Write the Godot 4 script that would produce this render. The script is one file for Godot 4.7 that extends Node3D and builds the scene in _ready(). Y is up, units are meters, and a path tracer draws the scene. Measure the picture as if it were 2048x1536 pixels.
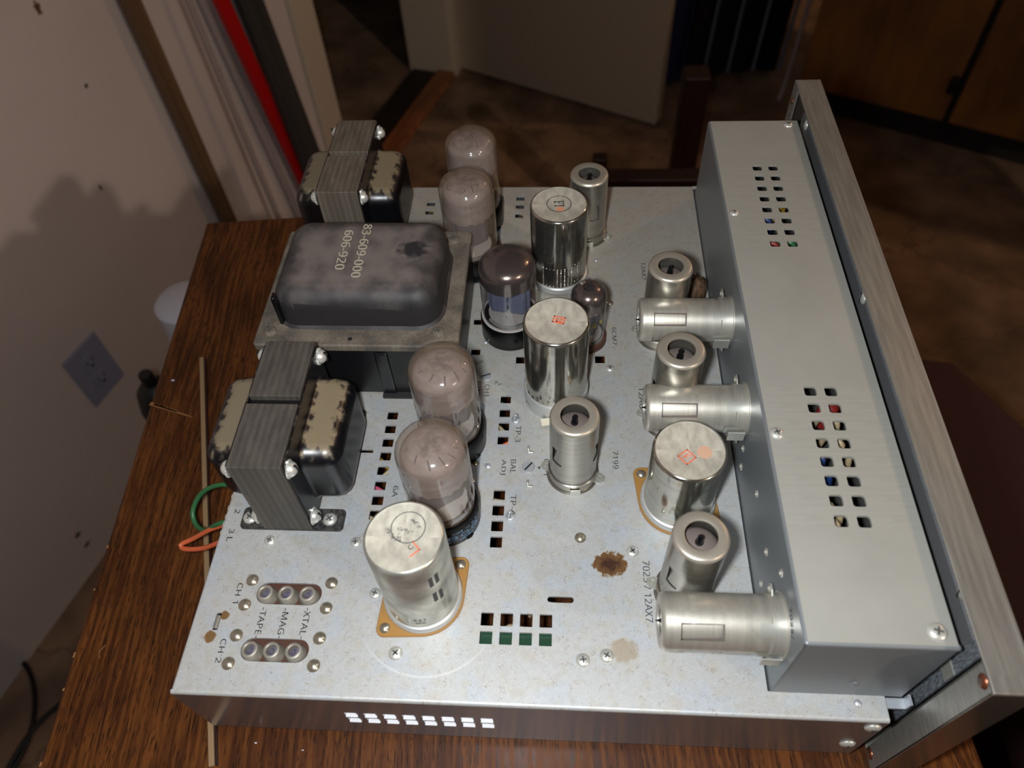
extends Node3D

# World: floor at y = 0; the amplifier's top sheet lies at y = 0.95. Amplifier coordinates: x to the
# right (towards the front panel), y up from the top sheet, z towards the viewer; near left corner = 0.
const LIFT := 0.95
const TABLE := -0.06
var taken := {}
var M := {}

# ------------------------------------------------------------------ mesh builder
class MB:
	var v := PackedVector3Array()
	var n := PackedVector3Array()
	var u := PackedVector2Array()
	var xf := Transform3D()
	func tri(a: Vector3, b: Vector3, c: Vector3, na: Vector3, nb: Vector3, nc: Vector3, ua := Vector2.ZERO, ub := Vector2.ZERO, uc := Vector2.ZERO) -> void:
		var g := (b - a).cross(c - a)
		if g.length_squared() < 1e-22:
			return
		var flip := g.dot(na + nb + nc) > 0.0
		a = xf * a
		b = xf * b
		c = xf * c
		na = (xf.basis * na).normalized()
		nb = (xf.basis * nb).normalized()
		nc = (xf.basis * nc).normalized()
		if flip:
			v.append_array([a, c, b])
			n.append_array([na, nc, nb])
			u.append_array([ua, uc, ub])
		else:
			v.append_array([a, b, c])
			n.append_array([na, nb, nc])
			u.append_array([ua, ub, uc])
	func quad(a: Vector3, b: Vector3, c: Vector3, d: Vector3, nn: Vector3, ua := Vector2(0, 0), ub := Vector2(1, 0), uc := Vector2(1, 1), ud := Vector2(0, 1)) -> void:
		tri(a, b, c, nn, nn, nn, ua, ub, uc)
		tri(a, c, d, nn, nn, nn, ua, uc, ud)
	func squad(a: Vector3, b: Vector3, c: Vector3, d: Vector3, na: Vector3, nb: Vector3, nc: Vector3, nd: Vector3, ua := Vector2(0, 0), ub := Vector2(1, 0), uc := Vector2(1, 1), ud := Vector2(0, 1)) -> void:
		tri(a, b, c, na, nb, nc, ua, ub, uc)
		tri(a, c, d, na, nc, nd, ua, uc, ud)
	# box whose edges are rounded by r (seg steps); r = 0 gives a plain box
	func box(c: Vector3, s: Vector3, r := 0.0, seg := 2) -> void:
		var h := s / 2.0
		if r <= 0.0:
			for ax in 3:
				for sg in [-1.0, 1.0]:
					var nn := Vector3.ZERO
					nn[ax] = sg
					var p := Vector3.ZERO
					p[ax] = sg * h[ax]
					var e1 := Vector3.ZERO
					e1[(ax + 1) % 3] = h[(ax + 1) % 3]
					var e2 := Vector3.ZERO
					e2[(ax + 2) % 3] = h[(ax + 2) % 3]
					quad(c + p - e1 - e2, c + p + e1 - e2, c + p + e1 + e2, c + p - e1 + e2, nn)
			return
		r = minf(r, minf(h.x, minf(h.y, h.z)) * 0.999)
		var k := h - Vector3(r, r, r)
		var lats := []
		for hemi in [1.0, -1.0]:
			for i in seg + 1:
				var t := PI / 2 * (1.0 - float(i) / seg) if hemi > 0 else -PI / 2 * (float(i) / seg)
				lats.append([t, hemi])
		var rows := []
		for la in lats:
			var row := []
			for q in 4:
				for i in seg + 1:
					var a := PI / 2 * (q + float(i) / seg)
					var nn := Vector3(cos(la[0]) * cos(a), sin(la[0]), cos(la[0]) * sin(a))
					var sx: float = 1.0 if q == 0 or q == 3 else -1.0
					var sz: float = 1.0 if q < 2 else -1.0
					row.append([c + Vector3(sx * k.x, la[1] * k.y, sz * k.z) + nn * r, nn])
			rows.append(row)
		var m: int = rows[0].size()
		for i in rows.size() - 1:
			for j in m:
				var A: Array = rows[i][j]
				var B: Array = rows[i][(j + 1) % m]
				var C: Array = rows[i + 1][(j + 1) % m]
				var D: Array = rows[i + 1][j]
				squad(A[0], B[0], C[0], D[0], A[1], B[1], C[1], D[1])
		for sg in [1.0, -1.0]:
			quad(c + Vector3(-k.x, sg * h.y, -k.z), c + Vector3(k.x, sg * h.y, -k.z), c + Vector3(k.x, sg * h.y, k.z), c + Vector3(-k.x, sg * h.y, k.z), Vector3(0, sg, 0))
	# normals along a 2-D profile of (out, up) points, split at sharp corners
	static func pnorm(p: Array) -> Array:
		var sn := []
		for i in p.size() - 1:
			var d: Vector2 = (p[i + 1] - p[i])
			sn.append(Vector2(-d.y, d.x).normalized())
		var res := []
		for i in p.size() - 1:
			var a: Vector2 = sn[i]
			var b: Vector2 = sn[i]
			if i > 0 and sn[i - 1].dot(sn[i]) > 0.7:
				a = (sn[i - 1] + sn[i]).normalized()
			if i < sn.size() - 1 and sn[i + 1].dot(sn[i]) > 0.7:
				b = (sn[i + 1] + sn[i]).normalized()
			res.append([a, b])
		return res
	# surface of revolution about y; profile from the axis at the top, outwards and down: points (r, y)
	func lathe(p: Array, seg := 32, jag := 0.0, jseed := 1, a0 := 0.0, a1 := TAU) -> void:
		var nr := pnorm(p)
		var rng := RandomNumberGenerator.new()
		rng.seed = jseed
		var off := []
		for j in seg:
			off.append(0.0 if jag == 0.0 else (jag * (rng.randf() - 0.5) + (jag * 0.9 if j % 3 == 0 else 0.0)))
		var tot := 0.0
		for i in p.size() - 1:
			tot += p[i].distance_to(p[i + 1])
		var at := 0.0
		for i in p.size() - 1:
			var l: float = p[i].distance_to(p[i + 1])
			var last: bool = i == p.size() - 2
			for j in seg:
				var f0 := float(j) / seg
				var f1 := float(j + 1) / seg
				var t0 := a0 + (a1 - a0) * f0
				var t1 := a0 + (a1 - a0) * f1
				var c0 := Vector3(cos(t0), 0, sin(t0))
				var c1 := Vector3(cos(t1), 0, sin(t1))
				var A: Vector3 = c0 * p[i].x + Vector3(0, p[i].y, 0)
				var B: Vector3 = c1 * p[i].x + Vector3(0, p[i].y, 0)
				var C: Vector3 = c1 * p[i + 1].x + Vector3(0, p[i + 1].y - (off[(j + 1) % seg] if last else 0.0), 0)
				var D: Vector3 = c0 * p[i + 1].x + Vector3(0, p[i + 1].y - (off[j] if last else 0.0), 0)
				var n0: Vector2 = nr[i][0]
				var n1: Vector2 = nr[i][1]
				squad(A, B, C, D, c0 * n0.x + Vector3(0, n0.y, 0), c1 * n0.x + Vector3(0, n0.y, 0), c1 * n1.x + Vector3(0, n1.y, 0), c0 * n1.x + Vector3(0, n1.y, 0),
					Vector2(f0, at / tot), Vector2(f1, at / tot), Vector2(f1, (at + l) / tot), Vector2(f0, (at + l) / tot))
			at += l
	# round bar along a path
	func tube(path: Array, r: float, seg := 8, r2 := -1.0, caps := true) -> void:
		var m := path.size()
		var rings := []
		var side := Vector3.ZERO
		for i in m:
			var t: Vector3 = (path[mini(i + 1, m - 1)] - path[maxi(i - 1, 0)]).normalized()
			if i == 0:
				side = t.cross(Vector3.UP if absf(t.y) < 0.9 else Vector3.RIGHT).normalized()
			else:
				side = (side - t * side.dot(t)).normalized()
			var up := t.cross(side)
			var rr := r if r2 < 0 else lerpf(r, r2, float(i) / (m - 1))
			var ring := []
			for j in seg:
				var a := TAU * j / seg
				var nn := side * cos(a) + up * sin(a)
				ring.append([path[i] + nn * rr, nn])
			rings.append(ring)
		for i in m - 1:
			for j in seg:
				var k := (j + 1) % seg
				squad(rings[i][j][0], rings[i][k][0], rings[i + 1][k][0], rings[i + 1][j][0], rings[i][j][1], rings[i][k][1], rings[i + 1][k][1], rings[i + 1][j][1],
					Vector2(float(j) / seg, float(i) / m), Vector2(float(j + 1) / seg, float(i) / m), Vector2(float(j + 1) / seg, float(i + 1) / m), Vector2(float(j) / seg, float(i + 1) / m))
		if caps:
			for e in [0, m - 1]:
				var t: Vector3 = (path[1] - path[0]).normalized() * -1.0 if e == 0 else (path[m - 1] - path[m - 2]).normalized()
				for j in seg:
					tri(path[e], rings[e][j][0], rings[e][(j + 1) % seg][0], t, t, t)
	# flat plate of outline poly (x, z) from y0 up to y1, top edge chamfered by b
	func prism(poly: PackedVector2Array, y0: float, y1: float, b := 0.0) -> void:
		var cen := Vector2.ZERO
		for q in poly:
			cen += q
		cen /= poly.size()
		var top := PackedVector2Array()
		var m := poly.size()
		var area := 0.0
		for i in m:
			area += poly[i].cross(poly[(i + 1) % m])
		var sg := 1.0 if area > 0 else -1.0
		for i in m:
			var d0 := (poly[i] - poly[(i + m - 1) % m]).normalized()
			var d1 := (poly[(i + 1) % m] - poly[i]).normalized()
			var inn := (Vector2(-d0.y, d0.x) + Vector2(-d1.y, d1.x)).normalized() * sg
			top.append(poly[i] + inn * b)
		var ix := Geometry2D.triangulate_polygon(top)
		for k in range(0, ix.size(), 3):
			tri(Vector3(top[ix[k]].x, y1, top[ix[k]].y), Vector3(top[ix[k + 1]].x, y1, top[ix[k + 1]].y), Vector3(top[ix[k + 2]].x, y1, top[ix[k + 2]].y), Vector3.UP, Vector3.UP, Vector3.UP)
			tri(Vector3(poly[ix[k]].x, y0, poly[ix[k]].y), Vector3(poly[ix[k + 1]].x, y0, poly[ix[k + 1]].y), Vector3(poly[ix[k + 2]].x, y0, poly[ix[k + 2]].y), Vector3.DOWN, Vector3.DOWN, Vector3.DOWN)
		for i in m:
			var j := (i + 1) % m
			var d := (poly[j] - poly[i]).normalized()
			var o := Vector2(d.y, -d.x) * sg
			var nn := Vector3(o.x, 0, o.y)
			quad(Vector3(poly[i].x, y0, poly[i].y), Vector3(poly[j].x, y0, poly[j].y), Vector3(poly[j].x, y1 - b, poly[j].y), Vector3(poly[i].x, y1 - b, poly[i].y), nn)
			if b > 0:
				quad(Vector3(poly[i].x, y1 - b, poly[i].y), Vector3(poly[j].x, y1 - b, poly[j].y), Vector3(top[j].x, y1, top[j].y), Vector3(top[i].x, y1, top[i].y), (nn + Vector3.UP).normalized())
	# rounded rectangle (half extents hx, hz, corner radius rc) drawn up along profile points (inset, y), closed on top
	func rprism(hx: float, hz: float, rc: float, prof: Array, cs := 6) -> void:
		var pp := []
		for q in prof:
			pp.append(Vector2(-q.x, q.y))
		pp.reverse()
		var nr := pnorm(pp)
		pp.reverse()
		var ring := func(inset: float) -> Array:
			var r: Array = []
			var rr := maxf(rc - inset, 0.0004)
			for q in 4:
				for i in cs + 1:
					var a := PI / 2 * (q + float(i) / cs)
					var sx: float = 1.0 if q == 0 or q == 3 else -1.0
					var sz: float = 1.0 if q < 2 else -1.0
					r.append([Vector3(sx * (hx - inset - rr) + cos(a) * rr, 0, sz * (hz - inset - rr) + sin(a) * rr), Vector3(cos(a), 0, sin(a))])
			return r
		var np := prof.size()
		for i in np - 1:
			var A: Array = ring.call(prof[i].x)
			var B: Array = ring.call(prof[i + 1].x)
			var seg: Array = nr[np - 2 - i]
			var nlo: Vector2 = seg[1]
			var nhi: Vector2 = seg[0]
			for j in A.size():
				var k := (j + 1) % A.size()
				var up := Vector3(0, 1, 0)
				squad(A[j][0] + up * prof[i].y, A[k][0] + up * prof[i].y, B[k][0] + up * prof[i + 1].y, B[j][0] + up * prof[i + 1].y,
					A[j][1] * nlo.x + up * nlo.y, A[k][1] * nlo.x + up * nlo.y, B[k][1] * nhi.x + up * nhi.y, B[j][1] * nhi.x + up * nhi.y)
		var T: Array = ring.call(prof[np - 1].x)
		var yc: float = prof[np - 1].y
		for j in T.size():
			tri(Vector3(0, yc, 0), T[j][0] + Vector3(0, yc, 0), T[(j + 1) % T.size()][0] + Vector3(0, yc, 0), Vector3.UP, Vector3.UP, Vector3.UP)
	# sheet in its own x/z plane, top at y = 0, thickness th, with rounded rectangular holes [x0, z0, x1, z1, radius]
	func sheet(x0: float, z0: float, x1: float, z1: float, th: float, holes: Array) -> void:
		var zs := [z0, z1]
		for h in holes:
			zs.append(clampf(h[1], z0, z1))
			zs.append(clampf(h[3], z0, z1))
		zs.sort()
		for i in zs.size() - 1:
			if zs[i + 1] - zs[i] < 1e-6:
				continue
			var zm: float = (zs[i] + zs[i + 1]) / 2
			var cuts := []
			for h in holes:
				if h[1] < zm and h[3] > zm:
					cuts.append([h[0], h[2]])
			cuts.sort_custom(func(a, b): return a[0] < b[0])
			var x := x0
			for c in cuts + [[x1, x1]]:
				if c[0] - x > 1e-6:
					for y in [0.0, -th]:
						quad(Vector3(x, y, zs[i]), Vector3(c[0], y, zs[i]), Vector3(c[0], y, zs[i + 1]), Vector3(x, y, zs[i + 1]), Vector3(0, 1 if y == 0.0 else -1, 0))
				x = maxf(x, c[1])
		rim(x0, z0, x1, z1, th, 1.0)
		for h in holes:
			var r: float = h[4]
			rim(h[0], h[1], h[2], h[3], th, -1.0)
			if r > 0:
				for sx in [0, 1]:
					for sz in [0, 1]:
						var cor := Vector3(h[2] if sx else h[0], 0, h[3] if sz else h[1])
						var cen := cor + Vector3(-r if sx else r, 0, -r if sz else r)
						var pts := []
						for i in 6:
							var a := PI / 2 * i / 5.0
							pts.append(cen + Vector3((1 if sx else -1) * cos(a) * r, 0, (1 if sz else -1) * sin(a) * r))
						for i in 5:
							tri(cor, pts[i], pts[i + 1], Vector3.UP, Vector3.UP, Vector3.UP)
							var nn: Vector3 = (cen - (pts[i] + pts[i + 1]) / 2).normalized()
							quad(pts[i], pts[i + 1], pts[i + 1] + Vector3(0, -th, 0), pts[i] + Vector3(0, -th, 0), nn)
	func rim(x0: float, z0: float, x1: float, z1: float, th: float, sg: float) -> void:
		var d := Vector3(0, -th, 0)
		var a := Vector3(x0, 0, z0)
		var b := Vector3(x1, 0, z0)
		var c := Vector3(x1, 0, z1)
		var e := Vector3(x0, 0, z1)
		quad(a, b, b + d, a + d, Vector3(0, 0, -sg))
		quad(b, c, c + d, b + d, Vector3(sg, 0, 0))
		quad(c, e, e + d, c + d, Vector3(0, 0, sg))
		quad(e, a, a + d, e + d, Vector3(-sg, 0, 0))
	# wall of a can (radius r, from y0 to y1) with windows [angle0, angle1, y0, y1]
	func canwall(r: float, y0: float, y1: float, th: float, wins: Array, seg := 48) -> void:
		var ys := [y0, y1]
		for w in wins:
			ys.append(w[2])
			ys.append(w[3])
		ys.sort()
		for side in [[r, 1.0], [r - th, -1.0]]:
			for i in ys.size() - 1:
				if ys[i + 1] - ys[i] < 1e-6:
					continue
				var ym: float = (ys[i] + ys[i + 1]) / 2
				for j in seg:
					var t0 := TAU * j / seg
					var t1 := TAU * (j + 1) / seg
					var skip := false
					for w in wins:
						if ym > w[2] and ym < w[3] and fposmod((t0 + t1) / 2 - w[0], TAU) < fposmod(w[1] - w[0], TAU):
							skip = true
					if skip:
						continue
					var c0 := Vector3(cos(t0), 0, sin(t0))
					var c1 := Vector3(cos(t1), 0, sin(t1))
					var lo := Vector3(0, ys[i], 0)
					var hi := Vector3(0, ys[i + 1], 0)
					var rr: float = side[0]
					squad(c0 * rr + lo, c1 * rr + lo, c1 * rr + hi, c0 * rr + hi, c0 * side[1], c1 * side[1], c1 * side[1], c0 * side[1],
						Vector2(t0 / TAU, (ys[i] - y0) / (y1 - y0)), Vector2(t1 / TAU, (ys[i] - y0) / (y1 - y0)), Vector2(t1 / TAU, (ys[i + 1] - y0) / (y1 - y0)), Vector2(t0 / TAU, (ys[i + 1] - y0) / (y1 - y0)))
	func planar(x0: float, z0: float, x1: float, z1: float) -> void:
		for i in v.size():
			u[i] = Vector2((v[i].x - x0) / (x1 - x0), (v[i].z - z0) / (z1 - z0))
	# keep the texture on faces that look up; the others take its plain corner
	func up_only(lim := 0.35) -> void:
		for i in range(0, v.size(), 3):
			if (n[i].y + n[i + 1].y + n[i + 2].y) / 3.0 < lim:
				for k in 3:
					u[i + k] = Vector2(0.004, 0.004)
	func mesh() -> ArrayMesh:
		var a := []
		a.resize(Mesh.ARRAY_MAX)
		a[Mesh.ARRAY_VERTEX] = v
		a[Mesh.ARRAY_NORMAL] = n
		a[Mesh.ARRAY_TEX_UV] = u
		var am := ArrayMesh.new()
		am.add_surface_from_arrays(Mesh.PRIMITIVE_TRIANGLES, a)
		return am

# ------------------------------------------------------------------ objects
func P(x: float, y: float, z: float) -> Vector3:
	return Vector3(x, y + LIFT, z)

func numbered(called: String) -> String:
	taken[called] = taken.get(called, 0) + 1
	return called if taken[called] == 1 else "%s_%03d" % [called, taken[called] - 1]

func tag(o: Node3D, label: String, category := "", group := "", kind := "") -> void:
	if label: o.set_meta("label", label)
	if category: o.set_meta("category", category)
	if group: o.set_meta("group", group)
	if kind: o.set_meta("kind", kind)

func thing(called: String, label: String, category: String, at := Vector3.ZERO, turn := 0.0, group := "") -> Node3D:
	var o := Node3D.new()
	o.name = numbered(called)
	add_child(o)
	o.position = at
	o.rotation.y = turn
	tag(o, label, category, group)
	return o

func inst(called: String, mesh: Mesh, m: Material, parent: Node = self, xf := Transform3D()) -> MeshInstance3D:
	var o := MeshInstance3D.new()
	o.name = numbered(called) if parent == self else called
	o.mesh = mesh
	o.material_override = m
	o.transform = xf
	parent.add_child(o, true)
	return o

func part(called: String, b: MB, m: Material, parent: Node = self, xf := Transform3D()) -> MeshInstance3D:
	return inst(called, b.mesh(), m, parent, xf)

func struct(called: String, b: MB, m: Material, label: String, category: String) -> MeshInstance3D:
	var o := part(called, b, m, self)
	tag(o, label, category, "", "structure")
	return o

func shift(x: float, y: float, z: float, b := Basis()) -> Transform3D:
	return Transform3D(b, Vector3(x, y, z))

# basis whose y axis points along d
func aim(d: Vector3) -> Basis:
	d = d.normalized()
	var s := d.cross(Vector3.FORWARD if absf(d.z) < 0.9 else Vector3.RIGHT).normalized()
	return Basis(s, d, s.cross(d))

# lettering that reads along dir with its tops towards up, fitted to a length and a cap height
func text(s: String, at: Vector3, dir: Vector3, up: Vector3, length: float, cap: float, m: Material, parent: Node, font := "Droid Sans", called := "lettering", depth := 0.00012) -> MeshInstance3D:
	var f := SystemFont.new()
	f.font_names = PackedStringArray([font])
	var t := TextMesh.new()
	t.font = f
	t.text = s
	t.font_size = 64
	t.pixel_size = 0.001
	t.depth = 0.01
	t.curve_step = 3.0
	var bb := t.get_aabb()
	var sx := length / bb.size.x
	var sy := cap / bb.size.y
	var nn := dir.cross(up).normalized()
	var b := Basis(dir.normalized() * sx, up.normalized() * sy, nn * (depth / 0.01))
	var c := bb.get_center()
	return inst(called, t, m, parent, Transform3D(b, at - b * Vector3(c.x, c.y, -0.004)))

# ------------------------------------------------------------------ materials
func mat(c: Color, rough := 0.6, metal := 0.0, tex: Texture2D = null, spec := 0.5) -> StandardMaterial3D:
	var m := StandardMaterial3D.new()
	m.albedo_color = c
	m.roughness = rough
	m.metallic = metal
	m.metallic_specular = spec
	if tex:
		m.albedo_texture = tex
	return m

func glass(c: Color, rough := 0.05) -> StandardMaterial3D:
	var m := mat(c, rough)
	m.transparency = BaseMaterial3D.TRANSPARENCY_ALPHA
	return m

func noise(sd: int, freq: float, oct := 4) -> FastNoiseLite:
	var f := FastNoiseLite.new()
	f.seed = sd
	f.noise_type = FastNoiseLite.TYPE_SIMPLEX_SMOOTH
	f.frequency = freq
	f.fractal_octaves = oct
	return f

func paint(w: int, h: int, f: Callable) -> ImageTexture:
	var im := Image.create(w, h, false, Image.FORMAT_RGB8)
	for y in h:
		for x in w:
			im.set_pixel(x, y, f.call(x, y))
	return ImageTexture.create_from_image(im)

func smooth(a: float, b: float, x: float) -> float:
	var t := clampf((x - a) / (b - a), 0.0, 1.0)
	return t * t * (3 - 2 * t)

func speck(sd: int, size := 256, freq := 0.05, lo := 0.8, hi := 1.0, sx := 1.0, sy := 1.0) -> ImageTexture:
	var nz := noise(sd, freq, 4)
	return paint(size, size, func(x, y):
		var k := lerpf(lo, hi, clampf(nz.get_noise_2d(x * sx, y * sy) * 0.9 + 0.5, 0, 1))
		return Color(k, k, k))

func make_materials() -> void:
	# zinc-plated top sheet: 290 x 332 mm, stains where the photograph has them
	var n1 := noise(3, 0.012, 5)
	var n2 := noise(8, 0.09, 3)
	var n3 := noise(21, 0.35, 2)
	var n4 := noise(5, 0.03, 4)
	M.zinc_tex = paint(1024, 1172, func(px, py):
		var x: float = px / 1024.0 * 0.29
		var z: float = py / 1172.0 * 0.332 - 0.332
		var c := Color(0.695, 0.70, 0.695)
		var a: float = n1.get_noise_2d(px, py)
		c = c.lerp(Color(0.66, 0.71, 0.77), smooth(0.0, 0.6, a) * 0.35)
		var tan_k: float = smooth(0.0, 0.6, n4.get_noise_2d(px + 900, py)) * 0.22 + smooth(-0.09, -0.28, z) * 0.35
		c = c.lerp(Color(0.66, 0.60, 0.50), tan_k)
		var k: float = 0.975 + 0.03 * n2.get_noise_2d(px, py) + 0.05 * n3.get_noise_2d(px, py)
		c = Color(c.r * k, c.g * k, c.b * k)
		# dirt speckles, denser in patches
		var patch: float = smooth(0.1, 0.45, n4.get_noise_2d(px * 1.7, py * 1.7 + 300))
		if n3.get_noise_2d(px * 1.3 + 77, py * 1.3) > 0.62 - 0.22 * patch:
			c = c.lerp(Color(0.36, 0.27, 0.18), 0.18 + 0.3 * patch)
		# brown spot with a ragged edge
		var dx := (x - 0.1826) / 0.0074
		var dz := (z + 0.0627) / 0.0056
		var d := sqrt(dx * dx + dz * dz) + 0.28 * n2.get_noise_2d(px, py) + 0.10 * n3.get_noise_2d(px, py)
		if d < 1.08:
			var e := smooth(1.08, 0.92, d)
			c = c.lerp(Color(0.40, 0.27, 0.13).lerp(Color(0.22, 0.11, 0.06), smooth(0.85, 0.2, sqrt(dx * dx + dz * dz) + 0.4 * n2.get_noise_2d(px + 50, py))), e * 0.95)
		# faint round stain beside the pair of screws
		dx = (x - 0.1875) / 0.0058
		dz = (z + 0.0245) / 0.0052
		d = sqrt(dx * dx + dz * dz) + 0.2 * n2.get_noise_2d(px, py)
		c = c.lerp(Color(0.55, 0.46, 0.33), 0.45 * smooth(1.1, 0.8, d))
		# drip ring below the near capacitor
		d = Vector2(x - 0.1035, z + 0.0415).length()
		c = c.lerp(Color(0.80, 0.80, 0.80), 0.5 * smooth(0.0009, 0.0, absf(d - 0.031)) * smooth(-0.03, -0.012, z))
		# rust round the slot near the left edge
		for q in [[0.0137, -0.0336, 0.0020], [0.0100, -0.0241, 0.0026]]:
			d = Vector2(x - q[0], z - q[1]).length() / q[2] + 0.25 * n2.get_noise_2d(px, py)
			c = c.lerp(Color(0.42, 0.29, 0.13), 0.85 * smooth(1.1, 0.8, d))
		return c)
	M.zinc = mat(Color(1, 1, 1), 0.5, 0.35, M.zinc_tex)
	M.lip = mat(Color(0.80, 0.81, 0.82), 0.6, 0.1)
	M.zinc_plain = mat(Color(0.70, 0.72, 0.74), 0.42, 0.6)
	var brush := speck(31, 256, 0.03, 0.86, 1.0, 1.0, 6.0)
	M.wall_metal = mat(Color(0.62, 0.62, 0.64), 0.22, 0.85)
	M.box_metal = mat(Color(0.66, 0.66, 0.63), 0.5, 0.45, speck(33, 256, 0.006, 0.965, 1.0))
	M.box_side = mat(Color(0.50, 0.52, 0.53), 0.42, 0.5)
	M.alu = mat(Color(0.64, 0.63, 0.60), 0.40, 0.7, brush)
	M.alu_dark = mat(Color(0.40, 0.405, 0.41), 0.55, 0.4)
	M.endplate = mat(Color(0.55, 0.50, 0.45), 0.25, 0.9)
	var ng := noise(41, 0.06, 4)
	M.galv = mat(Color(1, 1, 1), 0.45, 0.5, paint(256, 256, func(x, y):
		var k: float = clampf(0.5 + 1.1 * ng.get_noise_2d(x * 2.2, y * 0.9), 0, 1)
		return Color(0.34, 0.36, 0.38).lerp(Color(0.58, 0.61, 0.63), k)))
	M.galv.uv1_triplanar = true
	M.galv.uv1_scale = Vector3(45, 16, 45)
	M.screw = mat(Color(0.80, 0.80, 0.77), 0.34, 0.6)
	M.recess = mat(Color(0.34, 0.34, 0.33), 0.5, 0.5)
	M.slot = mat(Color(0.10, 0.10, 0.10), 0.7, 0.3)
	M.rivet = mat(Color(0.70, 0.67, 0.60), 0.28, 0.85)
	M.copper = mat(Color(0.55, 0.33, 0.24), 0.34, 0.85)
	M.ink = mat(Color(0.22, 0.22, 0.22), 0.7)
	M.ink_dark = mat(Color(0.10, 0.10, 0.11), 0.7)
	M.cream = mat(Color(0.80, 0.77, 0.68), 0.7)
	M.pale_print = mat(Color(0.62, 0.60, 0.52), 0.7)
	M.orange_ink = mat(Color(0.80, 0.36, 0.22), 0.7)
	M.yellow_ink = mat(Color(0.62, 0.55, 0.10), 0.6)
	M.blue_ink = mat(Color(0.36, 0.48, 0.58), 0.6)
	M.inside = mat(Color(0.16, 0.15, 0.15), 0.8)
	M.brown_board = mat(Color(0.27, 0.15, 0.09), 0.7)
	M.wax = mat(Color(0.40, 0.29, 0.17), 0.75, 0.0, speck(17, 64, 0.12, 0.5, 1.0))
	M.phenolic = mat(Color(0.56, 0.41, 0.20), 0.45)
	M.jack = mat(Color(0.58, 0.56, 0.52), 0.45, 0.5)
	M.jack_in = mat(Color(0.42, 0.40, 0.46), 0.55)
	# can capacitors
	var ns := noise(51, 0.02, 4)
	var scuff := paint(256, 256, func(x, y):
		var k: float = 0.86 + 0.16 * ns.get_noise_2d(x * 1.5, y) + 0.06 * n3.get_noise_2d(x, y)
		return Color(k, k, k * 0.97))
	var fine := paint(128, 128, func(x, y):
		var k: float = 0.93 + 0.07 * ns.get_noise_2d(x * 0.5, y * 4.0) + 0.03 * n3.get_noise_2d(x, y)
		return Color(k, k, k * 0.985))
	M.can = mat(Color(0.80, 0.79, 0.76), 0.13, 0.97, fine)
	M.can_scuffed = mat(Color(0.84, 0.84, 0.82), 0.27, 0.8, scuff)
	M.can_top = mat(Color(0.80, 0.78, 0.74), 0.5, 0.3, scuff)
	M.can_rim = mat(Color(0.74, 0.75, 0.74), 0.4, 0.6)
	M.can_top.uv1_triplanar = true
	M.can_top.uv1_scale = Vector3(20, 20, 20)
	# shields
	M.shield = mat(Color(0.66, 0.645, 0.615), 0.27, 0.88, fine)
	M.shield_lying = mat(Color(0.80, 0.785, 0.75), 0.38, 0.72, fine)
	M.shield_top = mat(Color(0.70, 0.675, 0.62), 0.36, 0.7)
	M.shield_in = mat(Color(0.20, 0.19, 0.18), 0.5, 0.5)
	M.tab = mat(Color(0.74, 0.74, 0.70), 0.35, 0.7)
	M.tip = mat(Color(0.07, 0.07, 0.08), 0.12)
	M.tube_end = mat(Color(0.42, 0.38, 0.36), 0.25)
	# valves
	M.glass = glass(Color(0.50, 0.43, 0.36, 0.30), 0.07)
	M.glass_dark = glass(Color(0.20, 0.19, 0.21, 0.25), 0.05)
	var nv := noise(61, 0.04, 4)
	M.coat_tex = paint(128, 128, func(x, y):
		var k: float = nv.get_noise_2d(x, y)
		var c := Color(0.41, 0.375, 0.375).lerp(Color(0.52, 0.47, 0.465), clampf(0.5 + k, 0, 1))
		return c.lerp(Color(0.30, 0.27, 0.29), smooth(26, 4, y + 22 * k) * 0.6))
	M.coat = mat(Color(1, 1, 1), 0.55, 0.0, M.coat_tex)
	M.coat.clearcoat_enabled = true
	M.coat.clearcoat = 0.6
	M.coat.clearcoat_roughness = 0.12
	M.mark = mat(Color(0.30, 0.26, 0.26), 0.7)
	M.getter = mat(Color(0.52, 0.46, 0.43), 0.22, 0.85)
	M.plate_grey = mat(Color(0.32, 0.33, 0.38), 0.5, 0.2)
	M.plate_blue = mat(Color(0.40, 0.43, 0.52), 0.45, 0.3)
	M.mica = mat(Color(0.62, 0.60, 0.58), 0.4)
	M.bakelite = mat(Color(0.025, 0.025, 0.028), 0.32, 0.0, null, 0.3)
	M.soot = mat(Color(0.08, 0.06, 0.06), 0.6)
	# transformers: black enamel under dust
	var nd := noise(71, 0.025, 5)
	var nf := noise(72, 0.2, 3)
	M.bell_tex = paint(256, 512, func(x, y):
		var b: float = minf(minf(x / 256.0, 1 - x / 256.0) * 2.2, minf(y / 512.0, 1 - y / 512.0) * 4.5)
		var k: float = smooth(0.22, 0.62, b + 0.42 * nd.get_noise_2d(x * 0.55, y * 0.55) + 0.07 * nf.get_noise_2d(x, y))
		var du := Color(0.50, 0.45, 0.36) * (0.92 + 0.16 * nf.get_noise_2d(x * 2, y * 2))
		return Color(0.03, 0.03, 0.045).lerp(Color(du.r, du.g, du.b), k * 0.95))
	M.bell = mat(Color(1, 1, 1), 0.32, 0.0, M.bell_tex)
	M.enamel = mat(Color(0.03, 0.03, 0.045), 0.25)
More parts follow.
